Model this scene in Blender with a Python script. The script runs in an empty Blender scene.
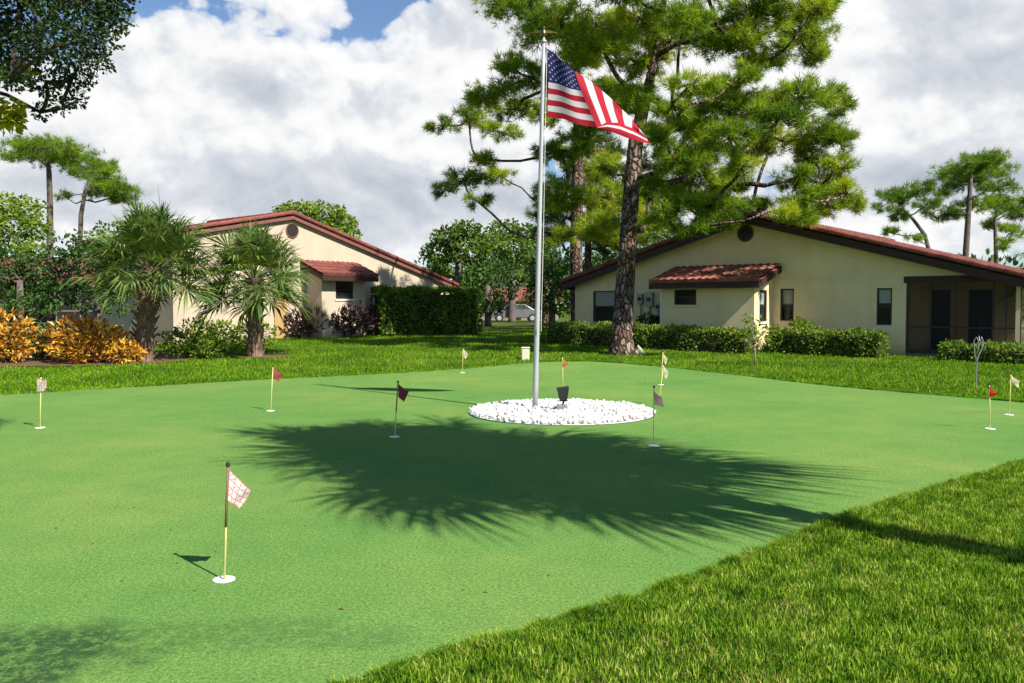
import bpy, bmesh, math
import numpy as np
from mathutils import Vector, Matrix

R = math.radians
rng = np.random.default_rng(7)
SC = bpy.context.scene
COL = SC.collection

# ------------------------------------------------------------------ camera numbers
F, CX, CY, HOR, EYE = 850.0, 512.0, 341.5, 306.0, 1.7
PITCH = math.atan((CY - HOR) / F)


def at(px, py, Y):
    """World point on the sight line through a pixel at distance Y north of the camera."""
    d = np.array([(px - CX) / F, math.cos(PITCH) + math.sin(PITCH) * (CY - py) / F,
                  -math.sin(PITCH) + math.cos(PITCH) * (CY - py) / F])
    d = d * (Y / d[1])
    return np.array([d[0], d[1], EYE + d[2]])


def ground_h(x, y):
    t = np.clip((np.asarray(y, float) - 17.0) / 24.0, 0, 1)
    return 0.4 * t * t * (3 - 2 * t)


def gp(px, py, z=0.0):
    """World ground point (height z) seen at a pixel."""
    d = at(px, py, 1.0) - np.array([0, 0, EYE])
    k = (z - EYE) / d[2]
    return np.array([d[0] * k, d[1] * k, z])


# ------------------------------------------------------------------ object helpers
def tag(o, label=None, cat=None, group=None, kind=None):
    if label: o['label'] = label
    if cat: o['category'] = cat
    if group: o['group'] = group
    if kind: o['kind'] = kind
    return o


def thing(name, label, cat, loc=(0, 0, 0), rz=0.0, group=None):
    o = bpy.data.objects.new(name, None)
    o.empty_display_size = 0.2
    COL.objects.link(o)
    o.location = loc
    o.rotation_euler = (0, 0, rz)
    return tag(o, label, cat, group)


def link(name, me, mats, parent=None):
    if not isinstance(mats, (list, tuple)): mats = [mats]
    for m in mats: me.materials.append(m)
    o = bpy.data.objects.new(name, me)
    COL.objects.link(o)
    if parent is not None: o.parent = parent
    return o


def np_mesh(name, V, Fs, mats, parent=None, smooth=False, mi=None, origin=None):
    """V (n,3); Fs: list of (m,k) index arrays, k constant within each."""
    V = np.asarray(V, float)
    if origin is not None: V = V - np.asarray(origin, float)
    if not isinstance(Fs, (list, tuple)): Fs = [Fs]
    Fs = [np.asarray(f, np.int32) for f in Fs if len(f)]
    me = bpy.data.meshes.new(name)
    nl = sum(f.size for f in Fs); npoly = sum(len(f) for f in Fs)
    me.vertices.add(len(V)); me.vertices.foreach_set('co', V.astype(np.float32).ravel())
    me.loops.add(nl); me.loops.foreach_set('vertex_index', np.concatenate([f.ravel() for f in Fs]))
    me.polygons.add(npoly)
    tot = np.concatenate([np.full(len(f), f.shape[1], np.int32) for f in Fs])
    st = np.concatenate([[0], np.cumsum(tot)[:-1]]).astype(np.int32)
    me.polygons.foreach_set('loop_start', st)
    if mi is not None: me.polygons.foreach_set('material_index', np.asarray(mi, np.int32))
    me.polygons.foreach_set('use_smooth', np.full(npoly, bool(smooth)))
    me.update(calc_edges=True)
    o = link(name, me, mats, parent)
    if origin is not None: o.location = origin
    return o


class MB:
    """Collects shapes for ONE mesh."""
    def __init__(s): s.v = []; s.f = []; s.m = []

    def add(s, verts, faces, m=0):
        b = len(s.v)
        s.v += [tuple(v) for v in verts]
        s.f += [tuple(b + i for i in f) for f in faces]
        s.m += [m] * len(faces)

    def box(s, x0, x1, y0, y1, z0, z1, m=0):
        v = [(x0, y0, z0), (x1, y0, z0), (x1, y1, z0), (x0, y1, z0), (x0, y0, z1), (x1, y0, z1), (x1, y1, z1), (x0, y1, z1)]
        s.add(v, [(0, 3, 2, 1), (4, 5, 6, 7), (0, 1, 5, 4), (1, 2, 6, 5), (2, 3, 7, 6), (3, 0, 4, 7)], m)

    def prism(s, poly, n, m=0):
        """poly: list of 3D points, extruded by vector n"""
        k = len(poly); n = np.array(n, float)
        v = [np.array(p, float) for p in poly] + [np.array(p, float) + n for p in poly]
        fs = [tuple(range(k))[::-1], tuple(range(k, 2 * k))] + [(i, (i + 1) % k, k + (i + 1) % k, k + i) for i in range(k)]
        s.add(v, fs, m)

    def tube(s, pts, rad, seg=8, m=0, cap=True):
        pts = [np.array(p, float) for p in pts]
        n = len(pts)
        if np.isscalar(rad): rad = [rad] * n
        ref = np.array([0.31, 0.95, 0.12]); vs = []
        for i in range(n):
            t = pts[min(i + 1, n - 1)] - pts[max(i - 1, 0)]
            t = t / (np.linalg.norm(t) + 1e-9)
            a = np.cross(t, ref)
            if np.linalg.norm(a) < 0.1: a = np.cross(t, np.array([1.0, 0, 0.2]))
            a /= np.linalg.norm(a); b = np.cross(t, a)
            for k in range(seg):
                q = 2 * math.pi * k / seg
                vs.append(pts[i] + rad[i] * (math.cos(q) * a + math.sin(q) * b))
        fs = []
        for i in range(n - 1):
            for k in range(seg):
                k2 = (k + 1) % seg
                fs.append((i * seg + k, i * seg + k2, (i + 1) * seg + k2, (i + 1) * seg + k))
        if cap:
            fs.append(tuple(range(seg))[::-1]); fs.append(tuple((n - 1) * seg + k for k in range(seg)))
        s.add(vs, fs, m)

    def lathe(s, prof, c=(0, 0, 0), seg=16, m=0):
        s.tube([(c[0], c[1], c[2] + z) for r, z in prof], [r for r, z in prof], seg, m) if False else s._lathe(prof, c, seg, m)

    def _lathe(s, prof, c, seg, m):
        vs = []; fs = []
        for r, z in prof:
            for k in range(seg):
                q = 2 * math.pi * k / seg
                vs.append((c[0] + r * math.cos(q), c[1] + r * math.sin(q), c[2] + z))
        n = len(prof)
        for i in range(n - 1):
            for k in range(seg):
                k2 = (k + 1) % seg
                fs.append((i * seg + k, i * seg + k2, (i + 1) * seg + k2, (i + 1) * seg + k))
        fs.append(tuple(range(seg))[::-1]); fs.append(tuple((n - 1) * seg + k for k in range(seg)))
        s.add(vs, fs, m)

    def build(s, name, mats, parent=None, smooth=False, loc=None, bevel=0.0):
        me = bpy.data.meshes.new(name)
        V = s.v if loc is None else [(a - loc[0], b - loc[1], c - loc[2]) for a, b, c in s.v]
        me.from_pydata(V, [], s.f)
        me.polygons.foreach_set('material_index', s.m)
        me.polygons.foreach_set('use_smooth', [smooth] * len(s.f))
        me.update()
        o = link(name, me, mats, parent)
        if loc is not None: o.location = loc
        if bevel:
            b = o.modifiers.new('bevel', 'BEVEL'); b.width = bevel; b.segments = 2; b.limit_method = 'ANGLE'
        return o


# ------------------------------------------------------------------ materials
def nodes(name):
    m = bpy.data.materials.new(name); m.use_nodes = True
    nt = m.node_tree
    for n in list(nt.nodes): nt.nodes.remove(n)
    out = nt.nodes.new('ShaderNodeOutputMaterial')
    return m, nt, out


def ramp(nt, fac, stops):
    r = nt.nodes.new('ShaderNodeValToRGB')
    e = r.color_ramp.elements
    while len(e) < len(stops): e.new(0.5)
    for i, (p, c) in enumerate(stops):
        e[i].position = p; e[i].color = (c[0], c[1], c[2], 1)
    nt.links.new(fac, r.inputs[0])
    return r.outputs[0]


def noise(nt, vec, scale, detail=3, rough=0.55):
    n = nt.nodes.new('ShaderNodeTexNoise')
    n.inputs['Scale'].default_value = scale; n.inputs['Detail'].default_value = detail; n.inputs['Roughness'].default_value = rough
    if vec is not None: nt.links.new(vec, n.inputs['Vector'])
    return n.outputs[0]


def math_n(nt, op, a, b=None, clamp=False):
    n = nt.nodes.new('ShaderNodeMath'); n.operation = op; n.use_clamp = clamp
    for i, x in enumerate((a, b)):
        if x is None: continue
        if hasattr(x, 'links'): nt.links.new(x, n.inputs[i])
        else: n.inputs[i].default_value = x
    return n.outputs[0]


def mixc(nt, fac, a, b, mode='MIX'):
    n = nt.nodes.new('ShaderNodeMix'); n.data_type = 'RGBA'; n.blend_type = mode
    for sock, x in ((n.inputs[0], fac), (n.inputs[6], a), (n.inputs[7], b)):
        if hasattr(x, 'links'): nt.links.new(x, sock)
        elif isinstance(x, (int, float)): sock.default_value = x
        else: sock.default_value = (x[0], x[1], x[2], 1)
    return n.outputs[2]


def pos(nt):
    return nt.nodes.new('ShaderNodeNewGeometry').outputs['Position']


def mapping(nt, vec, scale=(1, 1, 1), rot=(0, 0, 0)):
    m = nt.nodes.new('ShaderNodeMapping')
    m.inputs['Scale'].default_value = scale; m.inputs['Rotation'].default_value = rot
    nt.links.new(vec, m.inputs['Vector'])
    return m.outputs[0]


def objco(nt):
    return nt.nodes.new('ShaderNodeTexCoord').outputs['Object']


def surf(name, c1, c2=None, scale=3.0, rough=0.7, bump=0.0, bscale=40.0, metal=0.0, spec=0.3, stretch=(1, 1, 1), rot=(0, 0, 0), detail=4):
    m, nt, out = nodes(name)
    p = nt.nodes.new('ShaderNodeBsdfPrincipled')
    co = mapping(nt, objco(nt), stretch, rot)
    if c2 is None: c2 = tuple(x * 0.85 for x in c1)
    nt.links.new(ramp(nt, noise(nt, co, scale, detail), [(0.3, c2), (0.7, c1)]), p.inputs['Base Color'])
    p.inputs['Roughness'].default_value = rough; p.inputs['Metallic'].default_value = metal
    p.inputs['Specular IOR Level'].default_value = spec
    if bump:
        b = nt.nodes.new('ShaderNodeBump'); b.inputs['Strength'].default_value = bump; b.inputs['Distance'].default_value = 0.02
        nt.links.new(noise(nt, co, bscale, 4), b.inputs['Height']); nt.links.new(b.outputs[0], p.inputs['Normal'])
    nt.links.new(p.outputs[0], out.inputs[0])
    return m


def leafmat(name, stops, trans=0.35, patch=0.6, patch_scale=0.7, rough=0.55, spec=0.25, tcol=(1.25, 1.2, 0.5)):
    """stops: colours from dark to light, spread over clumps and single leaves."""
    m, nt, out = nodes(name)
    g = nt.nodes.new('ShaderNodeNewGeometry')
    isl = g.outputs['Random Per Island']
    nz = noise(nt, g.outputs['Position'], patch_scale, 2)
    nz = math_n(nt, 'MULTIPLY', math_n(nt, 'SUBTRACT', nz, 0.5), 2.2 * patch)
    fac = math_n(nt, 'ADD', math_n(nt, 'MULTIPLY', isl, 0.75), math_n(nt, 'ADD', nz, 0.12), True)
    k = len(stops)
    col = ramp(nt, fac, [(i / (k - 1), c) for i, c in enumerate(stops)])
    p = nt.nodes.new('ShaderNodeBsdfPrincipled')
    p.inputs['Roughness'].default_value = rough; p.inputs['Specular IOR Level'].default_value = spec
    nt.links.new(col, p.inputs['Base Color'])
    t = nt.nodes.new('ShaderNodeBsdfTranslucent')
    nt.links.new(mixc(nt, 1.0, col, tcol, 'MULTIPLY'), t.inputs[0])
    mx = nt.nodes.new('ShaderNodeMixShader'); mx.inputs[0].default_value = trans
    nt.links.new(p.outputs[0], mx.inputs[1]); nt.links.new(t.outputs[0], mx.inputs[2])
    nt.links.new(mx.outputs[0], out.inputs[0])
    return m


M = {}
M['pine'] = leafmat('pine needles', [(0.040, 0.095, 0.010), (0.13, 0.235, 0.016), (0.28, 0.39, 0.024), (0.52, 0.53, 0.038)], 0.46, 0.9, 0.45, tcol=(1.3, 1.25, 0.4))
M['pine_far'] = leafmat('distant pine needles', [(0.045, 0.105, 0.012), (0.13, 0.24, 0.016), (0.28, 0.39, 0.030)], 0.44, 0.8, 0.35)
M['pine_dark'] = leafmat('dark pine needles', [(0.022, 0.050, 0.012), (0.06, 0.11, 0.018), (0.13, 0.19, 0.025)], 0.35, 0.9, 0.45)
M['broad'] = leafmat('broad leaves', [(0.018, 0.045, 0.010), (0.045, 0.100, 0.018), (0.085, 0.165, 0.022)], 0.3, 0.8, 0.4)
M['broad_mid'] = leafmat('mid green leaves', [(0.03, 0.07, 0.012), (0.085, 0.16, 0.02), (0.17, 0.26, 0.03)], 0.33, 0.8, 0.4)
M['broad_light'] = leafmat('light green leaves', [(0.06, 0.12, 0.012), (0.15, 0.24, 0.02), (0.28, 0.36, 0.035)], 0.35, 0.7, 0.4)
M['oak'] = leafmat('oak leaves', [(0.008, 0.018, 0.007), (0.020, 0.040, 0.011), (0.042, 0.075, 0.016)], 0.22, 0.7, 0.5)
M['oak_sunlit'] = leafmat('sunlit yellow green leaves', [(0.20, 0.25, 0.015), (0.40, 0.42, 0.025), (0.55, 0.50, 0.04)], 0.55, 0.5, 1.0)  # sunlight on these yellow green leaves is put into their bright colour
M['palm'] = leafmat('palm fronds', [(0.030, 0.070, 0.014), (0.080, 0.150, 0.030), (0.15, 0.22, 0.050), (0.26, 0.29, 0.10)], 0.32, 0.5, 0.9, 0.5, 0.22)
M['hedge'] = leafmat('clipped hedge leaves', [(0.04, 0.09, 0.012), (0.12, 0.22, 0.022), (0.23, 0.34, 0.04)], 0.32, 0.6, 1.2, 0.5, 0.25)
M['hedge_pale'] = leafmat('variegated hedge leaves', [(0.045, 0.09, 0.012), (0.13, 0.21, 0.022), (0.26, 0.33, 0.05)], 0.30, 0.5, 1.5, 0.5, 0.2)
M['croton'] = leafmat('croton leaves', [(0.035, 0.06, 0.012), (0.30, 0.12, 0.02), (0.72, 0.38, 0.03), (0.84, 0.60, 0.12)], 0.25, 0.5, 1.6, 0.4, 0.4, (1.1, 1.0, 0.7))
M['ti'] = leafmat('dark purple leaves', [(0.025, 0.012, 0.016), (0.06, 0.025, 0.03), (0.05, 0.07, 0.025)], 0.2, 0.5, 1.5, 0.4, 0.4, (1.2, 0.9, 0.8))
M['grass'] = leafmat('lawn grass blades', [(0.014, 0.045, 0.005), (0.062, 0.165, 0.008), (0.128, 0.262, 0.012), (0.26, 0.40, 0.030), (0.52, 0.55, 0.14)], 0.34, 0.55, 5.0, 0.6, 0.10, (1.25, 1.2, 0.35))


def barkmat():
    m, nt, out = nodes('pine bark')
    co = objco(nt)
    w = nt.nodes.new('ShaderNodeVectorMath'); w.operation = 'ADD'
    nz = nt.nodes.new('ShaderNodeTexNoise'); nz.inputs['Scale'].default_value = 5; nt.links.new(co, nz.inputs['Vector'])
    sc_ = nt.nodes.new('ShaderNodeVectorMath'); sc_.operation = 'SCALE'; sc_.inputs['Scale'].default_value = 0.22; nt.links.new(nz.outputs['Color'], sc_.inputs[0])
    nt.links.new(co, w.inputs[0]); nt.links.new(sc_.outputs[0], w.inputs[1])
    v = nt.nodes.new('ShaderNodeTexVoronoi'); v.feature = 'DISTANCE_TO_EDGE'; v.inputs['Scale'].default_value = 7
    nt.links.new(mapping(nt, w.outputs[0], (1, 1, 0.42)), v.inputs['Vector'])
    v2 = nt.nodes.new('ShaderNodeTexVoronoi'); v2.inputs['Scale'].default_value = 7
    nt.links.new(mapping(nt, w.outputs[0], (1, 1, 0.42)), v2.inputs['Vector'])
    sep = nt.nodes.new('ShaderNodeSeparateColor'); nt.links.new(v2.outputs['Color'], sep.inputs[0])
    plate = ramp(nt, sep.outputs[0], [(0.0, (0.12, 0.075, 0.055)), (0.5, (0.20, 0.135, 0.10)), (1.0, (0.32, 0.25, 0.20))])
    c = mixc(nt, ramp(nt, v.outputs['Distance'], [(0.02, (1, 1, 1)), (0.16, (0, 0, 0))]), plate, (0.030, 0.022, 0.018))
    c = mixc(nt, 1.0, c, ramp(nt, noise(nt, co, 22, 5, 0.7), [(0.3, (.6, .6, .6)), (0.7, (1.2, 1.2, 1.2))]), 'MULTIPLY')
    p = nt.nodes.new('ShaderNodeBsdfPrincipled'); p.inputs['Roughness'].default_value = 0.95; p.inputs['Specular IOR Level'].default_value = 0.1
    nt.links.new(c, p.inputs['Base Color'])
    b = nt.nodes.new('ShaderNodeBump'); b.inputs['Strength'].default_value = 1.0; b.inputs['Distance'].default_value = 0.05
    nt.links.new(ramp(nt, v.outputs['Distance'], [(0.0, (0, 0, 0)), (0.2, (1, 1, 1))]), b.inputs['Height']); nt.links.new(b.outputs[0], p.inputs['Normal'])
    nt.links.new(p.outputs[0], out.inputs[0])
    return m


M['bark'] = barkmat()
M['grass_far'] = leafmat('far lawn blades', [(0.040, 0.11, 0.004), (0.095, 0.23, 0.006), (0.155, 0.32, 0.010), (0.25, 0.40, 0.025)], 0.38, 0.55, 0.5, 0.6, 0.08, (1.25, 1.2, 0.35))  # brighter green than the near blades, for the far lawn
M['straw'] = leafmat('dry straw blades', [(0.16, 0.12, 0.03), (0.36, 0.30, 0.08), (0.50, 0.44, 0.15)], 0.25, 0.4, 1.5, 0.6, 0.1, (1.1, 1.0, 0.7))
M['bark_grey'] = surf('grey bark', (0.16, 0.13, 0.11), (0.06, 0.05, 0.045), 7, 0.9, 0.8, 18, stretch=(1, 1, 0.4))
M['twig'] = surf('dark twigs', (0.06, 0.045, 0.035), (0.03, 0.024, 0.02), 5, 0.9)
M['boot'] = surf('palm trunk boots', (0.26, 0.17, 0.11), (0.07, 0.05, 0.035), 6, 0.9, 0.8, 16)


def stucco(name, c):
    m, nt, out = nodes(name)
    co = objco(nt)
    col = ramp(nt, noise(nt, co, 0.9, 5, 0.6), [(0.3, tuple(x * .88 for x in c)), (0.7, tuple(x * 1.04 for x in c))])
    streak = ramp(nt, noise(nt, mapping(nt, co, (1.3, 1.3, 0.25)), 2.0, 5, 0.7), [(0.34, (0.80, 0.79, 0.76)), (0.56, (1, 1, 1))])
    col = mixc(nt, 0.22, col, streak, 'MULTIPLY')
    sep = nt.nodes.new('ShaderNodeSeparateXYZ'); nt.links.new(co, sep.inputs[0])
    splash = math_n(nt, 'ADD', math_n(nt, 'MULTIPLY', sep.outputs[2], 1.6), math_n(nt, 'MULTIPLY', noise(nt, co, 3.5, 4), 0.7))
    col = mixc(nt, 1.0, col, ramp(nt, splash, [(0.30, (0.74, 0.70, 0.60)), (0.85, (1, 1, 1))]), 'MULTIPLY')
    p = nt.nodes.new('ShaderNodeBsdfPrincipled'); p.inputs['Roughness'].default_value = 0.9; p.inputs['Specular IOR Level'].default_value = 0.15
    nt.links.new(col, p.inputs['Base Color'])
    b = nt.nodes.new('ShaderNodeBump'); b.inputs['Strength'].default_value = 0.35; b.inputs['Distance'].default_value = 0.02
    nt.links.new(noise(nt, co, 45, 4), b.inputs['Height']); nt.links.new(b.outputs[0], p.inputs['Normal'])
    nt.links.new(p.outputs[0], out.inputs[0])
    return m


M['stucco'] = stucco('cream stucco', (0.50, 0.415, 0.315))
M['stucco_tan'] = stucco('tan stucco', (0.78, 0.63, 0.37))
M['stucco_dim'] = surf('brown stucco', (0.28, 0.23, 0.17), None, 1.0, 0.85)
M['tile'] = surf('red clay roof tiles', (0.25, 0.078, 0.058), (0.11, 0.034, 0.028), 2.2, 0.75, 0.3, 30, detail=6)
M['tile_pale'] = surf('faded clay roof tiles', (0.31, 0.115, 0.080), (0.17, 0.055, 0.042), 3.0, 0.75, 0.3, 30, detail=6)
M['fascia'] = surf('dark brown fascia', (0.050, 0.022, 0.018), (0.035, 0.016, 0.014), 4, 0.6)
M['fascia_red'] = surf('red brown fascia', (0.20, 0.085, 0.068), (0.15, 0.065, 0.052), 4, 0.6)
M['frame'] = surf('bronze window frame', (0.035, 0.030, 0.026), None, 5, 0.45)
M['white'] = surf('white paint', (0.78, 0.77, 0.73), (0.70, 0.69, 0.66), 4, 0.5)
M['sky_reflection'] = surf('pale sky reflection', (0.80, 0.80, 0.75), (0.68, 0.68, 0.64), 30, 0.6, stretch=(0.05, 0.05, 1))  # pale colour standing in for sky reflected in the upper sash
M['dark'] = surf('dark room', (0.020, 0.020, 0.020), None, 4, 0.8)
M['conduit'] = surf('grey metal', (0.30, 0.31, 0.30), None, 6, 0.45, metal=0.5)
M['concrete'] = surf('concrete slab', (0.34, 0.32, 0.29), (0.27, 0.26, 0.24), 3, 0.9)
M['alu'] = surf('brushed aluminium', (0.46, 0.47, 0.47), (0.38, 0.39, 0.395), 8, 0.45, metal=0.35, stretch=(1, 1, 0.1))
M['gold'] = surf('weathered gilt', (0.16, 0.12, 0.06), (0.09, 0.065, 0.035), 12, 0.4, metal=0.8)
M['black'] = surf('black plastic', (0.018, 0.020, 0.020), (0.028, 0.030, 0.028), 9, 0.5)
M['greybox'] = surf('grey plastic', (0.22, 0.225, 0.22), None, 9, 0.6)
M['stone'] = leafmat('white marble chips', [(0.30, 0.29, 0.26), (0.56, 0.55, 0.52), (0.68, 0.67, 0.65), (0.74, 0.73, 0.71)], 0.02, 0.35, 3.0, 0.8, 0.2, (1, 1, 1))
M['soil'] = surf('bark mulch', (0.20, 0.12, 0.06), (0.06, 0.035, 0.02), 14, 0.95, 1.0, 40, detail=6)
M['pole_yellow'] = surf('pale yellow fibreglass', (0.68, 0.60, 0.22), (0.58, 0.52, 0.20), 6, 0.4)
M['pole_upper'] = surf('olive brown upper pole', (0.20, 0.14, 0.06), None, 6, 0.5)
M['sap_bark'] = surf('pale sapling bark', (0.36, 0.30, 0.22), (0.22, 0.18, 0.13), 9, 0.9)
M['cream_box'] = surf('cream plastic', (0.62, 0.58, 0.44), None, 5, 0.6)
M['rock'] = surf('pale rock', (0.58, 0.53, 0.40), (0.40, 0.36, 0.28), 7, 0.9, 0.5, 14)
M['red_cloth'] = surf('red cloth', (0.42, 0.035, 0.045), (0.33, 0.03, 0.04), 20, 0.8)
M['dkred_cloth'] = surf('faded dark red cloth', (0.24, 0.045, 0.06), (0.17, 0.03, 0.045), 20, 0.8)
M['cream_cloth'] = surf('cream cloth', (0.70, 0.58, 0.40), (0.60, 0.48, 0.32), 20, 0.8)
M['orange_cloth'] = surf('orange cloth', (0.62, 0.20, 0.06), None, 20, 0.8)
M['car_paint'] = surf('silver car paint', (0.20, 0.205, 0.21), None, 3, 0.4, metal=0.4)
M['tyre'] = surf('tyre rubber', (0.02, 0.02, 0.02), None, 8, 0.85)


def glassmat():
    m, nt, out = nodes('window glass')
    p = nt.nodes.new('ShaderNodeBsdfPrincipled')
    p.inputs['Base Color'].default_value = (0.03, 0.035, 0.035, 1); p.inputs['Roughness'].default_value = 0.06
    p.inputs['Specular IOR Level'].default_value = 0.6
    t = nt.nodes.new('ShaderNodeBsdfTransparent'); t.inputs[0].default_value = (0.95, 0.97, 0.96, 1)
    mx = nt.nodes.new('ShaderNodeMixShader'); mx.inputs[0].default_value = 0.82
    nt.links.new(p.outputs[0], mx.inputs[1]); nt.links.new(t.outputs[0], mx.inputs[2]); nt.links.new(mx.outputs[0], out.inputs[0])
    return m


def screenmat():
    m, nt, out = nodes('insect screen')
    p = nt.nodes.new('ShaderNodeBsdfDiffuse'); p.inputs[0].default_value = (0.025, 0.025, 0.025, 1)
    t = nt.nodes.new('ShaderNodeBsdfTransparent')
    mx = nt.nodes.new('ShaderNodeMixShader'); mx.inputs[0].default_value = 0.20
    nt.links.new(p.outputs[0], mx.inputs[1]); nt.links.new(t.outputs[0], mx.inputs[2]); nt.links.new(mx.outputs[0], out.inputs[0])
    return m


def clothmat(name, c, trans=0.3):
    m, nt, out = nodes(name)
    d = nt.nodes.new('ShaderNodeBsdfPrincipled'); d.inputs['Roughness'].default_value = 0.7
    d.inputs['Specular IOR Level'].default_value = 0.2
    col = ramp(nt, noise(nt, objco(nt), 14, 4), [(0.3, tuple(x * 0.88 for x in c)), (0.7, c)])
    nt.links.new(col, d.inputs['Base Color'])
    t = nt.nodes.new('ShaderNodeBsdfTranslucent'); nt.links.new(col, t.inputs[0])
    mx = nt.nodes.new('ShaderNodeMixShader'); mx.inputs[0].default_value = trans
    nt.links.new(d.outputs[0], mx.inputs[1]); nt.links.new(t.outputs[0], mx.inputs[2]); nt.links.new(mx.outputs[0], out.inputs[0])
    return m


M['glass'] = glassmat(); M['screen'] = screenmat()
M['flag_red'] = clothmat('flag red cloth', (0.40, 0.012, 0.030)); M['flag_white'] = clothmat('flag white cloth', (0.62, 0.58, 0.59))
M['flag_blue'] = clothmat('flag blue cloth', (0.022, 0.024, 0.13))
M['pin_white'] = clothmat('white pin flag cloth', (0.80, 0.74, 0.72)); M['pin_pink'] = clothmat('pink pin flag print', (0.62, 0.24, 0.22))
M['pin_dkred'] = clothmat('faded dark red cloth', (0.27, 0.045, 0.06)); M['pin_red'] = clothmat('red pin cloth', (0.50, 0.03, 0.03))
M['pin_cream'] = clothmat('cream pin cloth', (0.74, 0.64, 0.48)); M['pin_orange'] = clothmat('orange pin cloth', (0.62, 0.22, 0.07))
M['pin_dull'] = clothmat('dull red pin cloth', (0.40, 0.10, 0.08)); M['pin_tan'] = clothmat('pinkish tan pin cloth', (0.62, 0.36, 0.33))


def turfmat():
    m, nt, out = nodes('putting green turf')
    P = pos(nt)
    n1 = noise(nt, P, 0.35, 4); n2 = noise(nt, P, 46, 5, 0.8); n3 = noise(nt, mapping(nt, P, (1, 1, 1)), 2.2, 5, 0.65)
    base = ramp(nt, n1, [(0.28, (0.090, 0.212, 0.052)), (0.50, (0.120, 0.238, 0.057)), (0.76, (0.172, 0.262, 0.066))])
    c = mixc(nt, 1.0, base, ramp(nt, n2, [(0.30, (0.42, 0.48, 0.42)), (0.5, (1, 1, 1)), (0.70, (1.75, 1.55, 1.5))]), 'MULTIPLY')
    c = mixc(nt, 1.0, c, ramp(nt, n3, [(0.3, (0.88, 0.93, 0.9)), (0.7, (1.1, 1.04, 1.05))]), 'MULTIPLY')
    n4 = noise(nt, P, 150, 2, 0.6)
    c = mixc(nt, 1.0, c, ramp(nt, n4, [(0.32, (0.50, 0.55, 0.5)), (0.5, (1, 1, 1)), (0.68, (1.55, 1.42, 1.45))]), 'MULTIPLY')
    # worn dirty patches near the south-west corner of the green
    def patch(cx, cy, rx, ry):
        sep = nt.nodes.new('ShaderNodeSeparateXYZ'); nt.links.new(P, sep.inputs[0])
        dx = math_n(nt, 'DIVIDE', math_n(nt, 'SUBTRACT', sep.outputs[0], cx), rx)
        dy = math_n(nt, 'DIVIDE', math_n(nt, 'SUBTRACT', sep.outputs[1], cy), ry)
        d = math_n(nt, 'ADD', math_n(nt, 'MULTIPLY', dx, dx), math_n(nt, 'MULTIPLY', dy, dy))
        d = math_n(nt, 'ADD', d, math_n(nt, 'MULTIPLY', math_n(nt, 'SUBTRACT', n3, 0.5), 1.9))
        return ramp(nt, d, [(0.35, (1, 1, 1)), (1.0, (0, 0, 0))])
    mot = noise(nt, P, 15, 7, 0.8)
    mot = ramp(nt, mot, [(0.43, (0, 0, 0)), (0.53, (1, 1, 1))])
    w1 = math_n(nt, 'MULTIPLY', patch(-2.45, 3.95, 0.78, 0.56), math_n(nt, 'ADD', math_n(nt, 'MULTIPLY', mot, 0.78), 0.22))
    w2 = math_n(nt, 'MULTIPLY', patch(-1.25, 4.3, 0.95, 0.26), mot)
    c = mixc(nt, math_n(nt, 'MULTIPLY', w2, 0.40), c, (0.045, 0.10, 0.035))
    c = mixc(nt, math_n(nt, 'MULTIPLY', w1, 0.92), c, (0.030, 0.062, 0.026))
    p = nt.nodes.new('ShaderNodeBsdfPrincipled'); p.inputs['Roughness'].default_value = 0.9; p.inputs['Specular IOR Level'].default_value = 0.02
    nt.links.new(c, p.inputs['Base Color'])
    b = nt.nodes.new('ShaderNodeBump'); b.inputs['Strength'].default_value = 0.7; b.inputs['Distance'].default_value = 0.006
    nt.links.new(noise(nt, P, 130, 3, 0.7), b.inputs['Height']); nt.links.new(b.outputs[0], p.inputs['Normal'])
    nt.links.new(p.outputs[0], out.inputs[0])
    return m


def lawnmat():
    m, nt, out = nodes('lawn soil and thatch')
    P = pos(nt)
    c = ramp(nt, noise(nt, P, 0.5, 5, 0.6), [(0.3, (0.040, 0.072, 0.007)), (0.55, (0.075, 0.120, 0.010)), (0.78, (0.20, 0.16, 0.05))])
    c = mixc(nt, 1.0, c, ramp(nt, noise(nt, P, 30, 4, 0.7), [(0.3, (0.5, 0.5, 0.5)), (0.7, (1.3, 1.3, 1.2))]), 'MULTIPLY')
    p = nt.nodes.new('ShaderNodeBsdfPrincipled'); p.inputs['Roughness'].default_value = 0.9; p.inputs['Specular IOR Level'].default_value = 0.1
    nt.links.new(c, p.inputs['Base Color'])
    b = nt.nodes.new('ShaderNodeBump'); b.inputs['Strength'].default_value = 1.0; b.inputs['Distance'].default_value = 0.04
    nt.links.new(noise(nt, P, 24, 4, 0.7), b.inputs['Height']); nt.links.new(b.outputs[0], p.inputs['Normal'])
    nt.links.new(p.outputs[0], out.inputs[0])
    return m


M['turf'] = turfmat(); M['lawn'] = lawnmat()

# ------------------------------------------------------------------ sun, sky, camera
SUN_EL = R(42.5)
to_sun = np.array([math.cos(SUN_EL) * math.sqrt(.5), -math.cos(SUN_EL) * math.sqrt(.5), math.sin(SUN_EL)])
ld = bpy.data.lights.new('sun', 'SUN'); ld.energy = 5.0; ld.angle = R(0.5); ld.color = (1.0, 0.94, 0.84)
lo = bpy.data.objects.new('sun', ld); COL.objects.link(lo)
lo.rotation_euler = Vector(to_sun).to_track_quat('Z', 'Y').to_euler()
lo.location = (40, -40, 50)

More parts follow.
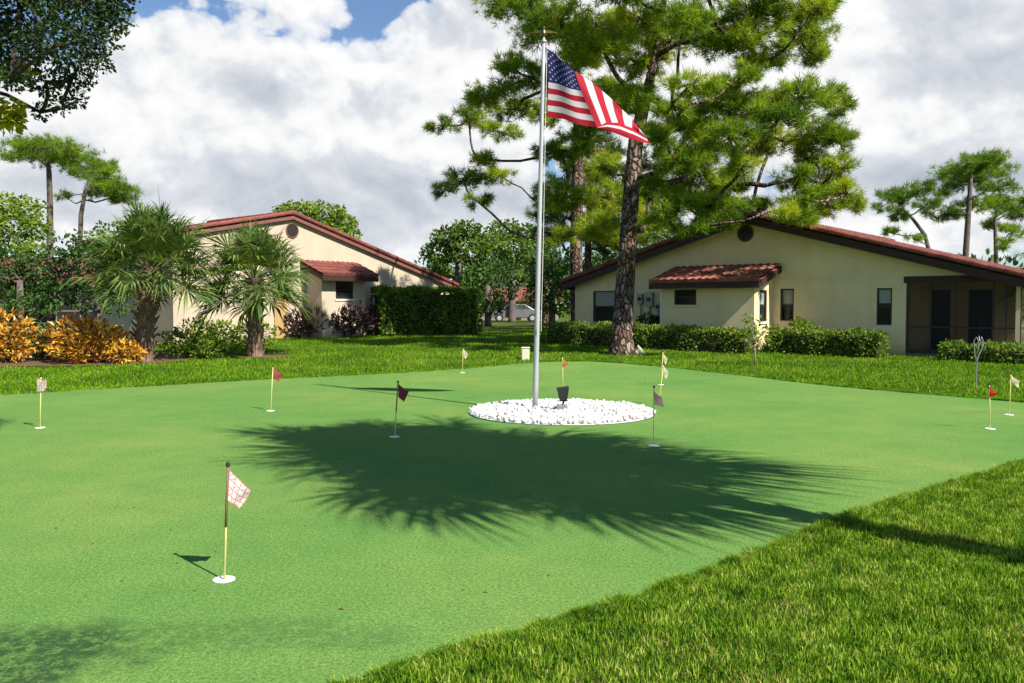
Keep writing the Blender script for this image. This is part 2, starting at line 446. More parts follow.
W = bpy.data.worlds.new('World'); SC.world = W; W.use_nodes = True
nt = W.node_tree
for n in list(nt.nodes): nt.nodes.remove(n)
wout = nt.nodes.new('ShaderNodeOutputWorld')
sky = nt.nodes.new('ShaderNodeTexSky'); sky.sky_type = 'NISHITA'; sky.sun_disc = False
sky.sun_elevation = SUN_EL; sky.sun_rotation = R(135); sky.air_density = 1.0; sky.dust_density = 0.4; sky.ozone_density = 5.0
bg = nt.nodes.new('ShaderNodeBackground'); bg.inputs[1].default_value = 0.075
nt.links.new(sky.outputs[0], bg.inputs[0])
D = nt.nodes.new('ShaderNodeTexCoord').outputs['Generated']


def vsub(a, v, s):
    n = nt.nodes.new('ShaderNodeVectorMath'); n.operation = 'SUBTRACT'; nt.links.new(a, n.inputs[0]); n.inputs[1].default_value = v
    k = nt.nodes.new('ShaderNodeVectorMath'); k.operation = 'MULTIPLY'; nt.links.new(n.outputs[0], k.inputs[0]); k.inputs[1].default_value = s
    l = nt.nodes.new('ShaderNodeVectorMath'); l.operation = 'LENGTH'; nt.links.new(k.outputs[0], l.inputs[0])
    return l.outputs['Value']


def blob(px, py, rx, ry, amp, floor_=-0.5):
    """a bank of cloud in a direction of the sky: soft ellipse, 1 at the centre, 0 at its rim"""
    d = at(px, py, 1.0) - np.array([0, 0, EYE]); d = d / np.linalg.norm(d)
    s = (F / rx, F / max(rx, ry), F / ry)
    v = math_n(nt, 'SUBTRACT', 1.0, vsub(D, tuple(d), s), False)
    v = math_n(nt, 'MAXIMUM', v, floor_)
    return math_n(nt, 'MULTIPLY', v, amp)


def smax(items):
    r = items[0]
    for x in items[1:]:
        n = nt.nodes.new('ShaderNodeMath'); n.operation = 'SMOOTH_MAX'; n.inputs[2].default_value = 0.15
        nt.links.new(r, n.inputs[0]); nt.links.new(x, n.inputs[1]); r = n.outputs[0]
    return r


wn = nt.nodes.new('ShaderNodeTexNoise'); wn.inputs['Scale'].default_value = 9; wn.inputs['Detail'].default_value = 4
nt.links.new(D, wn.inputs['Vector'])
ws = nt.nodes.new('ShaderNodeVectorMath'); ws.operation = 'SCALE'; ws.inputs['Scale'].default_value = 0.05; nt.links.new(wn.outputs['Color'], ws.inputs[0])
wa = nt.nodes.new('ShaderNodeVectorMath'); wa.operation = 'ADD'; nt.links.new(D, wa.inputs[0]); nt.links.new(ws.outputs[0], wa.inputs[1])
WD = wa.outputs[0]


def puffs(off):
    """billowing heaps: fractal cells, high in the middle of every puff"""
    a = nt.nodes.new('ShaderNodeVectorMath'); a.operation = 'ADD'; nt.links.new(WD, a.inputs[0]); a.inputs[1].default_value = off
    mp = mapping(nt, a.outputs[0], (1, 1, 1.25))
    v = nt.nodes.new('ShaderNodeTexVoronoi'); v.feature = 'F1'; v.inputs['Scale'].default_value = 9.5
    v.inputs['Detail'].default_value = 4; v.inputs['Roughness'].default_value = 0.55; v.normalize = True
    nt.links.new(mp, v.inputs['Vector'])
    n = noise(nt, mp, 4.0, 6, 0.50)
    return math_n(nt, 'ADD', math_n(nt, 'MULTIPLY', v.outputs['Distance'], -0.85), math_n(nt, 'MULTIPLY', n, 0.75))


banks = smax([blob(205, 104, 125, 80, 1.0), blob(90, 160, 170, 80, 1.0), blob(260, 135, 170, 95, 1.0), blob(400, 140, 170, 105, 1.0), blob(490, 70, 110, 110, .9),
              blob(330, 215, 420, 60, .9), blob(880, 105, 130, 90, 1.0), blob(700, 80, 240, 150, .9), blob(1030, 90, 190, 120, 1.0),
              blob(960, 190, 240, 70, .9), blob(560, 20, 140, 70, .8), blob(320, -2, 110, 40, .40), blob(420, 20, 60, 50, .5), blob(-220, 140, 240, 140, .9), blob(1320, 120, 260, 140, .9), blob(980, 10, 190, 50, .9)])
nA = puffs((0, 0, 0)); nB = puffs((0.008, 0.0, 0.016))
dens = math_n(nt, 'ADD', banks, math_n(nt, 'MULTIPLY', math_n(nt, 'SUBTRACT', nA, 0.10), 1.5))
alpha = ramp(nt, dens, [(0.13, (0, 0, 0)), (0.19, (0.75, 0.75, 0.75)), (0.30, (1, 1, 1))])
relief = math_n(nt, 'MULTIPLY', math_n(nt, 'SUBTRACT', nA, nB), 2.2)
grey = smax([blob(330, 205, 330, 55, 1.1), blob(270, 85, 80, 32, .8, -.1), blob(1000, 60, 130, 75, 1.0), blob(930, 180, 200, 32, 1.1, -.1), blob(375, 105, 50, 30, .8, -.1), blob(60, 180, 160, 40, .7), blob(450, 30, 90, 50, .5, -.1), blob(-200, 190, 260, 50, .9), blob(1300, 180, 260, 60, .9)])
grey = math_n(nt, 'MAXIMUM', grey, 0.0)
low = noise(nt, mapping(nt, WD, (1, 1, 1.5)), 6, 3, 0.5)
shade = math_n(nt, 'ADD', math_n(nt, 'SUBTRACT', 0.85, math_n(nt, 'MULTIPLY', grey, 0.62)), relief)
shade = math_n(nt, 'ADD', shade, math_n(nt, 'MULTIPLY', math_n(nt, 'SUBTRACT', low, 0.50), 0.7), True)
ccol = ramp(nt, shade, [(0.0, (0.46, 0.52, 0.61)), (0.32, (0.60, 0.64, 0.71)), (0.62, (0.76, 0.79, 0.84)), (0.80, (0.95, 0.96, 0.96)), (1.0, (1.04, 1.04, 1.03))])
bgc = nt.nodes.new('ShaderNodeBackground'); bgc.inputs[1].default_value = 0.545
nt.links.new(ccol, bgc.inputs[0])
mxs = nt.nodes.new('ShaderNodeMixShader')
nt.links.new(alpha, mxs.inputs[0]); nt.links.new(bg.outputs[0], mxs.inputs[1]); nt.links.new(bgc.outputs[0], mxs.inputs[2])
nt.links.new(mxs.outputs[0], wout.inputs[0])

cd = bpy.data.cameras.new('camera'); cam = bpy.data.objects.new('camera', cd); COL.objects.link(cam)
cd.sensor_width = 36; cd.lens = F / 1024 * 36; cd.clip_end = 3000; cd.clip_start = 0.05
cam.location = (0, 0, EYE); cam.rotation_euler = (math.pi / 2 - PITCH, 0, 0)
SC.camera = cam
SC.view_settings.view_transform = 'Standard'; SC.view_settings.look = 'None'
SC.view_settings.exposure = 0.85; SC.view_settings.gamma = 1.0
SC.cycles.max_bounces = 6; SC.cycles.transparent_max_bounces = 8; SC.cycles.diffuse_bounces = 3
SC.cycles.use_denoising = True

# ------------------------------------------------------------------ ground
xs = np.concatenate([[-900, -400, -200, -120, -80], np.arange(-56, 57, 2.0), [80, 120, 200, 400, 900]])
ys = np.concatenate([[-900, -300, -100, -50, -25], np.arange(-10, 70, 2.0), [80, 100, 140, 200, 400, 900]])
GX, GY = np.meshgrid(xs, ys)
GV = np.stack([GX, GY, ground_h(GX, GY)], -1).reshape(-1, 3)
nx = len(xs); idx = np.arange(len(GV)).reshape(len(ys), nx)
Q = np.stack([idx[:-1, :-1], idx[:-1, 1:], idx[1:, 1:], idx[1:, :-1]], -1).reshape(-1, 4)
tag(np_mesh('lawn', GV, Q, M['lawn'], smooth=True), kind='structure')

EDGE_CTRL = [(-0.6, 3.83), (0.145, 4.39), (0.8, 4.91), (1.75, 5.8), (2.69, 6.75), (4.0, 7.85), (5.5, 9.1), (7.6, 10.9), (9.2, 12.2), (9.75, 13.2),
             (8.95, 14.7), (6.85, 17.6), (4.85, 21.4), (3.2, 23.6), (2.0, 24.35), (0.4, 23.8), (-1.3, 22.0), (-3.6, 20.4), (-5.9, 19.0), (-9.6, 15.9),
             (-12.6, 12.8), (-13.6, 9.0), (-12.0, 4.5), (-8.5, 1.0), (-5.0, 0.6), (-2.4, 2.3)]


def catmull(P, n=8):
    P = np.array(P, float); k = len(P); out = []
    for i in range(k):
        p0, p1, p2, p3 = P[i - 1], P[i], P[(i + 1) % k], P[(i + 2) % k]
        for j in range(n):
            t = j / n
            out.append(0.5 * ((2 * p1) + (-p0 + p2) * t + (2 * p0 - 5 * p1 + 4 * p2 - p3) * t * t + (-p0 + 3 * p1 - 3 * p2 + p3) * t ** 3))
    return np.array(out)


EDGE = catmull(EDGE_CTRL)


def inside(px, py, poly):
    px = np.asarray(px); py = np.asarray(py); r = np.zeros(px.shape, bool)
    j = len(poly) - 1
    for i in range(len(poly)):
        xi, yi = poly[i]; xj, yj = poly[j]
        c = ((yi > py) != (yj > py)) & (px < (xj - xi) * (py - yi) / (yj - yi + 1e-12) + xi)
        r ^= c; j = i
    return r


GZ = 0.02


def gh_green(x, y): return np.maximum(ground_h(x, y), 0) + GZ


# the green follows the lawn: triangulated fan rings
cen = np.array([-1.0, 12.0]); rings = [1.0, 0.97, 0.92, 0.84, 0.74, 0.6, 0.45, 0.3, 0.15]
gv = []
for s in rings:
    p = cen + (EDGE - cen) * s
    gv.append(np.column_stack([p, gh_green(p[:, 0], p[:, 1])]))
gv = np.concatenate(gv); nE = len(EDGE)
gq = []
for r in range(len(rings) - 1):
    for i in range(nE):
        j = (i + 1) % nE
        gq.append((r * nE + i, r * nE + j, (r + 1) * nE + j, (r + 1) * nE + i))
gv = np.vstack([gv, [[cen[0], cen[1], gh_green(cen[0], cen[1])]]])
last = (len(rings) - 1) * nE
gt = [(last + i, last + (i + 1) % nE, len(gv) - 1) for i in range(nE)]
tag(np_mesh('putting_green', gv, [np.array(gq), np.array(gt)], M['turf'], smooth=True), kind='structure')

# thin pale edging strip round the green
edn = np.roll(EDGE, -1, 0) - np.roll(EDGE, 1, 0); edn /= np.linalg.norm(edn, axis=1)[:, None]
nrm = np.column_stack([edn[:, 1], -edn[:, 0]])
eb = MB(); nE = len(EDGE); ev = []
for off, dz in ((-0.004, 0.0), (-0.004, 0.006), (0.012, 0.006), (0.012, -0.04)):
    p = EDGE + nrm * off
    ev.append(np.column_stack([p, gh_green(p[:, 0], p[:, 1]) + dz]))
ev = np.concatenate(ev)
eq = [(a * nE + i, a * nE + (i + 1) % nE, (a + 1) * nE + (i + 1) % nE, (a + 1) * nE + i) for a in range(3) for i in range(nE)]
M['edging'] = surf('weathered edging', (0.30, 0.30, 0.18), (0.05, 0.07, 0.025), 4, 0.9)
tag(np_mesh('edging', ev, np.array(eq), M['edging']), kind='structure')

# mulch beds
BED = np.array([(-20, 23.0), (-16, 22.6), (-12.5, 22.9), (-10.8, 23.3), (-9.8, 24.0), (-9.6, 25.4), (-11, 27.5), (-20, 28)])


def sheet(name, poly, dz, mat):
    poly = catmull(poly, 5); c = poly.mean(0); v = []
    for s in (1.0, 0.7, 0.4):
        p = c + (poly - c) * s; v.append(np.column_stack([p, ground_h(p[:, 0], p[:, 1]) + dz]))
    v = np.vstack(v + [[[c[0], c[1], float(ground_h(c[0], c[1])) + dz]]]); n = len(poly)
    q = [(r * n + i, r * n + (i + 1) % n, (r + 1) * n + (i + 1) % n, (r + 1) * n + i) for r in range(2) for i in range(n)]
    t = [(2 * n + i, 2 * n + (i + 1) % n, len(v) - 1) for i in range(n)]
    return tag(np_mesh(name, v, [np.array(q), np.array(t)], mat), kind='structure')


sheet('mulch_bed', BED, 0.02, M['soil'])
PALM2 = gp(255, 357, 0.12)
BED2 = np.array([(PALM2[0] + 0.95 * math.cos(a) + 0.25, PALM2[1] + 0.8 * math.sin(a)) for a in np.linspace(0, 2 * math.pi, 10, endpoint=False)])
sheet('mulch_bed', BED2, 0.02, M['soil'])


# ------------------------------------------------------------------ grass
def blades(name, X, Y, h, w, mat, lean=0.5):
    n = len(X)
    z = ground_h(X, Y)
    a = rng.uniform(0, 2 * math.pi, n); la = rng.uniform(0, 2 * math.pi, n)
    L = rng.uniform(0.05, lean, n) * h
    sx = np.cos(a) * w * 0.5; sy = np.sin(a) * w * 0.5
    bx, by = np.cos(la) * L, np.sin(la) * L
    P = np.zeros((n, 5, 3))
    P[:, 0] = np.column_stack([X - sx, Y - sy, z - 0.005]); P[:, 1] = np.column_stack([X + sx, Y + sy, z - 0.005])
    P[:, 2] = np.column_stack([X + sx * .8 + bx * .35, Y + sy * .8 + by * .35, z + h * .6])
    P[:, 3] = np.column_stack([X - sx * .8 + bx * .35, Y - sy * .8 + by * .35, z + h * .6])
    P[:, 4] = np.column_stack([X + bx, Y + by, z + h])
    b = np.arange(n) * 5
    q = np.column_stack([b, b + 1, b + 2, b + 3]); t = np.column_stack([b + 3, b + 2, b + 4])
    return tag(np_mesh(name, P.reshape(-1, 3), [q, t], mat), kind='stuff')


def lawn_points(n, x0, x1, y0, y1, spread):
    X = rng.uniform(x0, x1, n); Y = rng.uniform(y0, y1, n)
    k = (np.abs(X) < 0.62 * Y + spread) & ~inside(X, Y, EDGE)
    return X[k], Y[k]


X1, Y1 = lawn_points(1350000, -4.5, 13.0, 1.6, 9.0, 4.5)
wgt = np.zeros(len(X1))
for (a, b, r) in ((0.35, 3.55, .45), (1.0, 3.7, .3), (2.75, 4.25, .35), (1.5, 4.6, .25), (3.2, 6.1, .3), (0.9, 4.1, .22)): wgt = np.maximum(wgt, np.exp(-((X1 - a) ** 2 + (Y1 - b) ** 2) / (r * r)))
k = rng.random(len(X1)) < np.clip(1.25 - 0.07 * Y1, 0.3, 1) * (1 - .55 * wgt) * np.where(np.abs(X1) < .62 * Y1 + .7, 1, .38)
X1, Y1 = X1[k], Y1[k]
blades('grass', X1, Y1, rng.uniform(0.018, 0.060, len(X1)) * (0.55 + 0.55 * (0.5 + 0.5 * np.sin(X1 * 5.1 + 2 * np.sin(Y1 * 3.3)) * np.sin(Y1 * 6.3 + 1.7 * np.sin(X1 * 4.1)))), rng.uniform(0.004, 0.0078, len(X1)), M['grass'], 0.75)
STRAW = [(0.35, 3.55, .45), (1.0, 3.7, .3), (2.75, 4.25, .35), (1.5, 4.6, .25), (3.2, 6.1, .3), (0.9, 4.1, .22), (2.2, 5.2, .2), (4.4, 7.2, .3)]
Xs, Ys = lawn_points(90000, -2.0, 7, 2.8, 8.5, 1.0)
wgt = np.zeros(len(Xs))
for (a, b, r) in STRAW: wgt = np.maximum(wgt, np.exp(-((Xs - a) ** 2 + (Ys - b) ** 2) / (r * r)))
k = rng.random(len(Xs)) < wgt * .8 + .035; Xs, Ys = Xs[k], Ys[k]
blades('dry_grass', Xs, Ys, rng.uniform(.015, .05, len(Xs)), rng.uniform(.003, .006, len(Xs)), M['straw'], 1.3)
# longer uncut fringe along the edge of the green, hanging over it
cand = np.repeat(np.arange(len(EDGE)), 900); f_ = rng.random(len(cand))
pe = EDGE[cand] * (1 - f_)[:, None] + EDGE[(cand + 1) % len(EDGE)] * f_[:, None]
of = rng.exponential(.035, len(cand)) - .008
pe = pe + nrm[cand] * of[:, None]
lump = .5 + .5 * np.sin(pe[:, 0] * 9 + 2 * np.sin(pe[:, 1] * 7)) * np.sin(pe[:, 1] * 12 + pe[:, 0] * 4)
k = (np.abs(pe[:, 0]) < .62 * pe[:, 1] + 1.0) & (pe[:, 1] > 2.6) & (rng.random(len(pe)) < np.clip((.25 + .75 * lump) * 7 / np.maximum(pe[:, 1], 5), 0, 1))
pe, lump = pe[k], lump[k]; far = pe[:, 1] > 11
blades('grass', pe[~far][:, 0], pe[~far][:, 1], rng.uniform(.03, .085, (~far).sum()) * (.6 + .5 * lump[~far]), rng.uniform(.004, .008, (~far).sum()), M['grass'], 1.0)
blades('grass', pe[far][:, 0], pe[far][:, 1], rng.uniform(.03, .09, far.sum()) * (.6 + .5 * lump[far]), rng.uniform(.010, .02, far.sum()), M['grass_far'], 1.0)
X2, Y2 = lawn_points(150000, 3.0, 20, 9.0, 17.0, 6.0)
blades('grass', X2, Y2, rng.uniform(0.025, 0.06, len(X2)), rng.uniform(0.008, 0.014, len(X2)), M['grass'], 0.7)
X3, Y3 = lawn_points(500000, -30, 30, 11.0, 46.0, 5.0)
k = rng.random(len(X3)) < np.clip(1.5 - 0.032 * Y3, 0.2, 1); k &= ~inside(X3, Y3, BED) & ~inside(X3, Y3, BED2)
X3, Y3 = X3[k], Y3[k]
blades('grass', X3, Y3, rng.uniform(0.03, 0.08, len(X3)), rng.uniform(0.016, 0.030, len(X3)), M['grass_far'], 0.7)


# ------------------------------------------------------------------ foliage helpers
def reseed(text):
    """every plant has its own random stream, so that changing one leaves the others alone"""
    global rng
    rng = np.random.default_rng(sum((i + 1) * ord(c) for i, c in enumerate(text)))


def unit(v): return v / (np.linalg.norm(v, axis=-1, keepdims=True) + 1e-9)


def rnd_dir(n): return unit(rng.normal(size=(n, 3)))


def frames(dirs):
    """rotation matrices whose y axis is dirs, other axes random"""
    y = unit(dirs); a = rnd_dir(len(y)); x = unit(np.cross(y, a)); z = np.cross(x, y)
    return np.stack([x, y, z], -1)


def scatter(tv, tf, loc, rot, sc):
    tv = np.asarray(tv, float); n = len(loc)
    P = np.einsum('nij,vj->nvi', rot, tv) * sc[:, None, None] + loc[:, None, :]
    Fs = [(np.asarray(f)[None] + (np.arange(n) * len(tv))[:, None, None]).reshape(-1, np.asarray(f).shape[1]) for f in tf]
    return P.reshape(-1, 3), Fs


LEAF_V = [(0, 0, 0), (0.28, 0.5, 0.07), (0, 1, -0.08), (-0.28, 0.5, 0.07)]
LEAF_F = [[(0, 1, 2, 3)]]
BROAD_V = [(0, 0, 0), (0.22, 0.5, 0.08), (0, 1, -0.14), (-0.22, 0.5, 0.08)]
LONG_V = [(0, 0, 0), (0.14, 0.45, 0.08), (0, 1, -0.12), (-0.14, 0.45, 0.08)]


def leaf_mass(name, loc, dirs, size, mat, parent, tv=LEAF_V, origin=None):
    P, Fs = scatter(tv, LEAF_F, loc, frames(dirs), size)
    return np_mesh(name, P, Fs, mat, parent)


def tuft_template(n, seed, half=1.25):
    r = np.random.default_rng(seed)
    v = []; f = []
    for i in range(n):
        th = r.uniform(0, 2 * math.pi); ph = math.acos(r.uniform(math.cos(half * 1.15), 1))
        d = np.array([math.sin(ph) * math.cos(th), math.cos(ph), math.sin(ph) * math.sin(th)])
        L = r.uniform(0.75, 1.1); s = np.cross(d, r.normal(size=3)); s = s / np.linalg.norm(s) * 0.036
        o = d * 0.08 + np.array([0, r.uniform(-0.5, 0.1), 0])
        tip = o + d * L + np.array([0, 0, -0.0])
        b = len(v); v += [o - s, o + s, tip]; f.append((b, b + 1, b + 2))
    return np.array(v), [f]


TUFTS = [tuft_template(22, s) for s in range(4)]


def tuft_mass(name, loc, dirs, size, mat, parent):
    Ps = []; Fall = []; base = 0
    which = rng.integers(0, len(TUFTS), len(loc))
    for i, (tv, tf) in enumerate(TUFTS):
        k = which == i
        if not k.any(): continue
        P, Fs = scatter(tv, tf, loc[k], frames(dirs[k]), size[k])
        Ps.append(P); Fall.append(Fs[0] + base); base += len(P)
    return np_mesh(name, np.concatenate(Ps), [np.concatenate(Fall)], mat, parent)


def skeleton(mb, trunk, targets, r_tip=0.014, k=0.016, sag=0.06, up=0.0, seg=6, rmax=0.2):
    """trunk: list of (point, radius). Limbs grow from the trunk to every target, joining the nearest limb on the way."""
    mb.tube([p for p, r in trunk], [r for p, r in trunk], 12)
    tp = [np.array(p, float) for p, r in trunk]
    dense = []
    for a, b in zip(tp[:-1], tp[1:]):
        for t in np.linspace(0, 1, 6, endpoint=False): dense.append(a + (b - a) * t)
    dense.append(tp[-1])
    lo = len(dense) // 3
    nodes_ = [(p, -1) for p in dense[lo:]]
    nt0 = len(nodes_)
    targets = sorted(targets, key=lambda q: min(np.linalg.norm(q - p) for p in dense[lo:]))
    for q in targets:
        best, bc = 0, 1e9
        for i, (p, par) in enumerate(nodes_):
            d = np.linalg.norm(q - p)
            c = d * (1.0 if i >= nt0 else 1.12) + max(0, p[2] - q[2] + 0.3) * 0.7
            if c < bc: best, bc = i, c
        nodes_.append((q, best))
    n = len(nodes_); desc = np.ones(n)
    for i in range(n - 1, nt0 - 1, -1):
        if nodes_[i][1] >= nt0: desc[nodes_[i][1]] += desc[i]
    for i in range(nt0, n):
        q, par = nodes_[i]; p = nodes_[par][0]
        r1 = min(r_tip + k * math.sqrt(desc[i]), rmax); r0 = r1 * 1.35
        d = q - p; L = np.linalg.norm(d)
        pts = []
        side = rng.normal(size=3) * L * 0.07
        for t in np.linspace(0, 1, 6):
            pts.append(p + d * t + side * math.sin(t * math.pi) + np.array([0, 0, (-sag + up) * L * math.sin(t * math.pi)]) + rng.normal(size=3) * L * 0.012)
        pts[0] = p
        mb.tube(pts, list(np.linspace(r0, r1, 6)), seg)


def blob_targets(blobs, Y0, cx, cz_px, R_m, flat=0.8):
    """pixel blobs -> world ellipsoids, depth spread so the crown is round seen from above"""
    out = []
    for (px, py, rx, ry) in blobs:
        dx = (px - cx) / F * Y0
        m = math.sqrt(max(R_m * R_m - dx * dx, 0.15 * R_m * R_m))
        Y = Y0 + rng.uniform(-1, 1) * m * flat
        out.append((at(px, py, Y), rx / F * Y, ry / F * Y))
    return out


def pine(label, base, trunk_px, Y0, rads, blobs, cx, R_m, tuft=0.34, dens=26, mat='pine', bark='bark', group=None, flare=True, k=0.016, leanY=None):
    reseed(label)
    root = thing('pine_tree', label, 'tree', tuple(base), 0, group)
    b = np.array(base)
    trunk = []
    for (px, py), r in zip(trunk_px, rads):
        trunk.append((at(px, py, Y0), r))
    pts = [(b - np.array([0, 0, 0.15]), rads[0] * (1.6 if flare else 1.1)), (b + np.array([0, 0, 0.12]), rads[0] * (1.35 if flare else 1.05)), (b + np.array([0, 0, 0.5]), rads[0] * 1.08)] + trunk
    T = blob_targets(blobs, Y0, cx, 0, R_m)
    mb = MB(); skeleton(mb, pts, [c for c, a, h in T], k=k, sag=0.05)
    loc = []; dr = []
    for c, a, h in T:
        a, h = a * 1.10, h * 1.05
        n = max(12, int(dens * 3.3 * (a * h) / 0.45 * (0.4 / tuft) ** 1.6)); nc = max(4, n // 9)
        cc = rnd_dir(nc) * (rng.uniform(0.30, 1.12, nc) ** 0.6)[:, None] * np.array([a, a, h])
        q = cc[rng.integers(0, nc, n)] + rng.normal(size=(n, 3)) * np.array([.20, .20, .11]) * max(.75, a / .8) * .8
        p = c + q
        out = unit(q * np.array([1, 1, 1.0]) / max(a, .1) + np.array([0, 0, 0.55]))
        loc.append(p); dr.append(unit(out + rng.normal(size=(n, 3)) * 0.4))
        for j in range(nc):
            mb.tube([c, c + cc[j] * .55 + np.array([0, 0, -0.08]), c + cc[j]], [0.022, 0.015, 0.008], 4, cap=False)
    loc = np.concatenate(loc) - b; dr = np.concatenate(dr)
    o = mb.build('trunk', M[bark], root, smooth=True); o.location = (0, 0, 0)
    o.data.transform(Matrix.Translation(Vector(-b)))
    tuft_mass('crown', loc, dr, rng.uniform(0.8, 1.25, len(loc)) * tuft, M[mat], root)
    return root


def broadleaf(label, base, trunk_px, Y0, rads, blobs, cx, R_m, leaf=0.16, dens=160, mat='broad', bark='bark_grey', name='broadleaf_tree', group=None, cat='tree', shell=0.45, limb=0.014):
    reseed(label)
    root = thing(name, label, cat, tuple(base), 0, group)
    b = np.array(base)
    pts = [(b - np.array([0, 0, 0.15]), rads[0] * 1.3), (b + np.array([0, 0, 0.3]), rads[0])] + [(at(px, py, Y0), r) for (px, py), r in zip(trunk_px, rads)]
    T = blob_targets(blobs, Y0, cx, 0, R_m)
    mb = MB(); skeleton(mb, pts, [c for c, a, h in T], k=limb, sag=-0.04)
    loc = []; dr = []
    for c, a, h in T:
        n = max(60, int(dens * 4.2 * a * h))
        q = rnd_dir(n) * (rng.uniform(shell ** 3, 1, n) ** (1 / 3))[:, None]
        lump = 1 + 0.22 * np.sin(q @ np.array([5.1, 2.3, 4.4]) + c[0]) * np.cos(q @ np.array([-2.2, 6.1, 3.0]) + c[2])
        q = q * lump[:, None] * np.array([a, a, h])
        loc.append(c + q); dr.append(unit(unit(q) + rng.normal(size=(n, 3)) * 0.9 + np.array([0, 0, -0.25])))
    loc = np.concatenate(loc) - b; dr = np.concatenate(dr)
    o = mb.build('trunk', M[bark], root, smooth=True); o.data.transform(Matrix.Translation(Vector(-b)))
    leaf_mass('crown', loc, dr, rng.uniform(0.7, 1.3, len(loc)) * leaf, M[mat], root)
    return root


# ------------------------------------------------------------------ the big pine by the house
PB = gp(622, 354, 0.17)
big = [(500, 3, 26, 8), (530, 8, 20, 9), (560, 20, 28, 16), (600, 42, 30, 16), (575, 62, 24, 12), (640, 18, 25, 16), (685, 14, 28, 16), (718, 34, 28, 14), (758, 14, 30, 18), (800, 32, 26, 18),
       (815, 55, 14, 10), (812, 8, 20, 12), (640, 62, 24, 12), (690, 84, 22, 12), (722, 98, 24, 14), (760, 108, 24, 14), (800, 98, 24, 16), (834, 100, 16, 13), (690, 128, 22, 14),
       (730, 138, 24, 15), (775, 138, 22, 12), (820, 132, 22, 13), (840, 142, 12, 12), (700, 168, 24, 14), (678, 160, 18, 13), (722, 182, 22, 14), (744, 166, 14, 10), (795, 178, 16, 10),
       (822, 184, 18, 12), (846, 192, 14, 10), (856, 204, 9, 7), (828, 206, 18, 9), (680, 198, 20, 13), (652, 186, 14, 12), (662, 214, 16, 10), (702, 206, 22, 12), (728, 206, 20, 8), (752, 208, 18, 6), (778, 210, 18, 6), (800, 218, 14, 5),
       (800, 214, 18, 7), (672, 108, 18, 12), (655, 138, 16, 14), (760, 62, 20, 8), (560, -26, 30, 16), (600, -42, 34, 18), (645, -62, 36, 18), (692, -72, 36, 18), (740, -52, 34, 18), (782, -26, 28, 16),
       (612, 104, 20, 12), (636, 96, 18, 12), (540, 30, 24, 12), (520, -14, 26, 12), (588, 30, 22, 12), (622, 30, 22, 12), (670, 40, 24, 12), (742, 40, 22, 12), (780, 52, 18, 10), (740, 75, 18, 10), (780, 118, 22, 12), (712, 118, 20, 12), (755, 150, 16, 9), (806, 158, 18, 10), (838, 166, 14, 9), (695, 150, 20, 12), (715, 218, 20, 9), (808, 200, 20, 8), (670, -30, 28, 14), (620, -12, 24, 12), (705, -14, 24, 12), (648, 224, 14, 8), (690, 228, 18, 7), (605, 86, 14, 8), (668, -105, 30, 18), (625, -92, 26, 14), (715, -104, 26, 14)]
pine('big pine with a thick bare lower trunk in front of the tan house', PB,
     [(624, 300), (628, 240), (632, 180), (636, 140), (645, 100), (656, 55), (664, 5), (668, -50), (670, -100)], 27.5,
     [0.32, 0.28, 0.26, 0.24, 0.19, 0.11, 0.075, 0.05, 0.03], big, 690, 5.2, 0.25, 38, k=0.017)

# second pine, left of the house, with the sparse flat boughs
P2 = np.array([*at(578, 336, 36)[:2], 0.37])
second = [(512, 62, 22, 9), (532, 78, 20, 9), (500, 92, 26, 7), (484, 98, 18, 6), (515, 108, 22, 8), (470, 118, 20, 6), (443, 126, 13, 5), (500, 132, 18, 6), (480, 160, 16, 6), (464, 178, 20, 7), (446, 190, 10, 6),
          (500, 176, 14, 6), (476, 200, 14, 5), (560, 150, 20, 12), (588, 140, 22, 14), (600, 168, 18, 14), (566, 196, 18, 12), (545, 212, 14, 10), (606, 198, 20, 16), (596, 226, 20, 14), (560, 240, 14, 10), (556, 110, 22, 12),
          (590, 104, 22, 12), (560, 84, 20, 10), (612, 232, 16, 12), (640, 205, 16, 12)]
pine('pine left of the tan house, its sparse flat boughs spreading left behind the flagpole', P2,
     [(577, 300), (576, 250), (577, 205), (578, 160), (577, 120), (574, 85)], 36, [0.29, 0.27, 0.26, 0.23, 0.17, 0.09], second, 560, 5.5, 0.29, 34)
P3 = np.array([*at(588, 333, 41)[:2], 0.4])
third = [(600, 150, 18, 14), (622, 175, 18, 14), (648, 160, 16, 12), (610, 210, 20, 16), (640, 195, 18, 14), (668, 185, 16, 14), (655, 225, 18, 12), (590, 185, 14, 12), (575, 160, 14, 10), (630, 235, 16, 12), (605, 245, 14, 12), (560, 178, 16, 12), (548, 196, 14, 12), (566, 218, 16, 12), (552, 232, 14, 10)]
pine('slim pine close behind the second pine at the corner of the tan house', P3, [(588, 290), (588, 240), (590, 190), (596, 150)], 41, [0.17, 0.16, 0.13, 0.08], third, 620, 4, 0.34, 22, 'pine_dark')

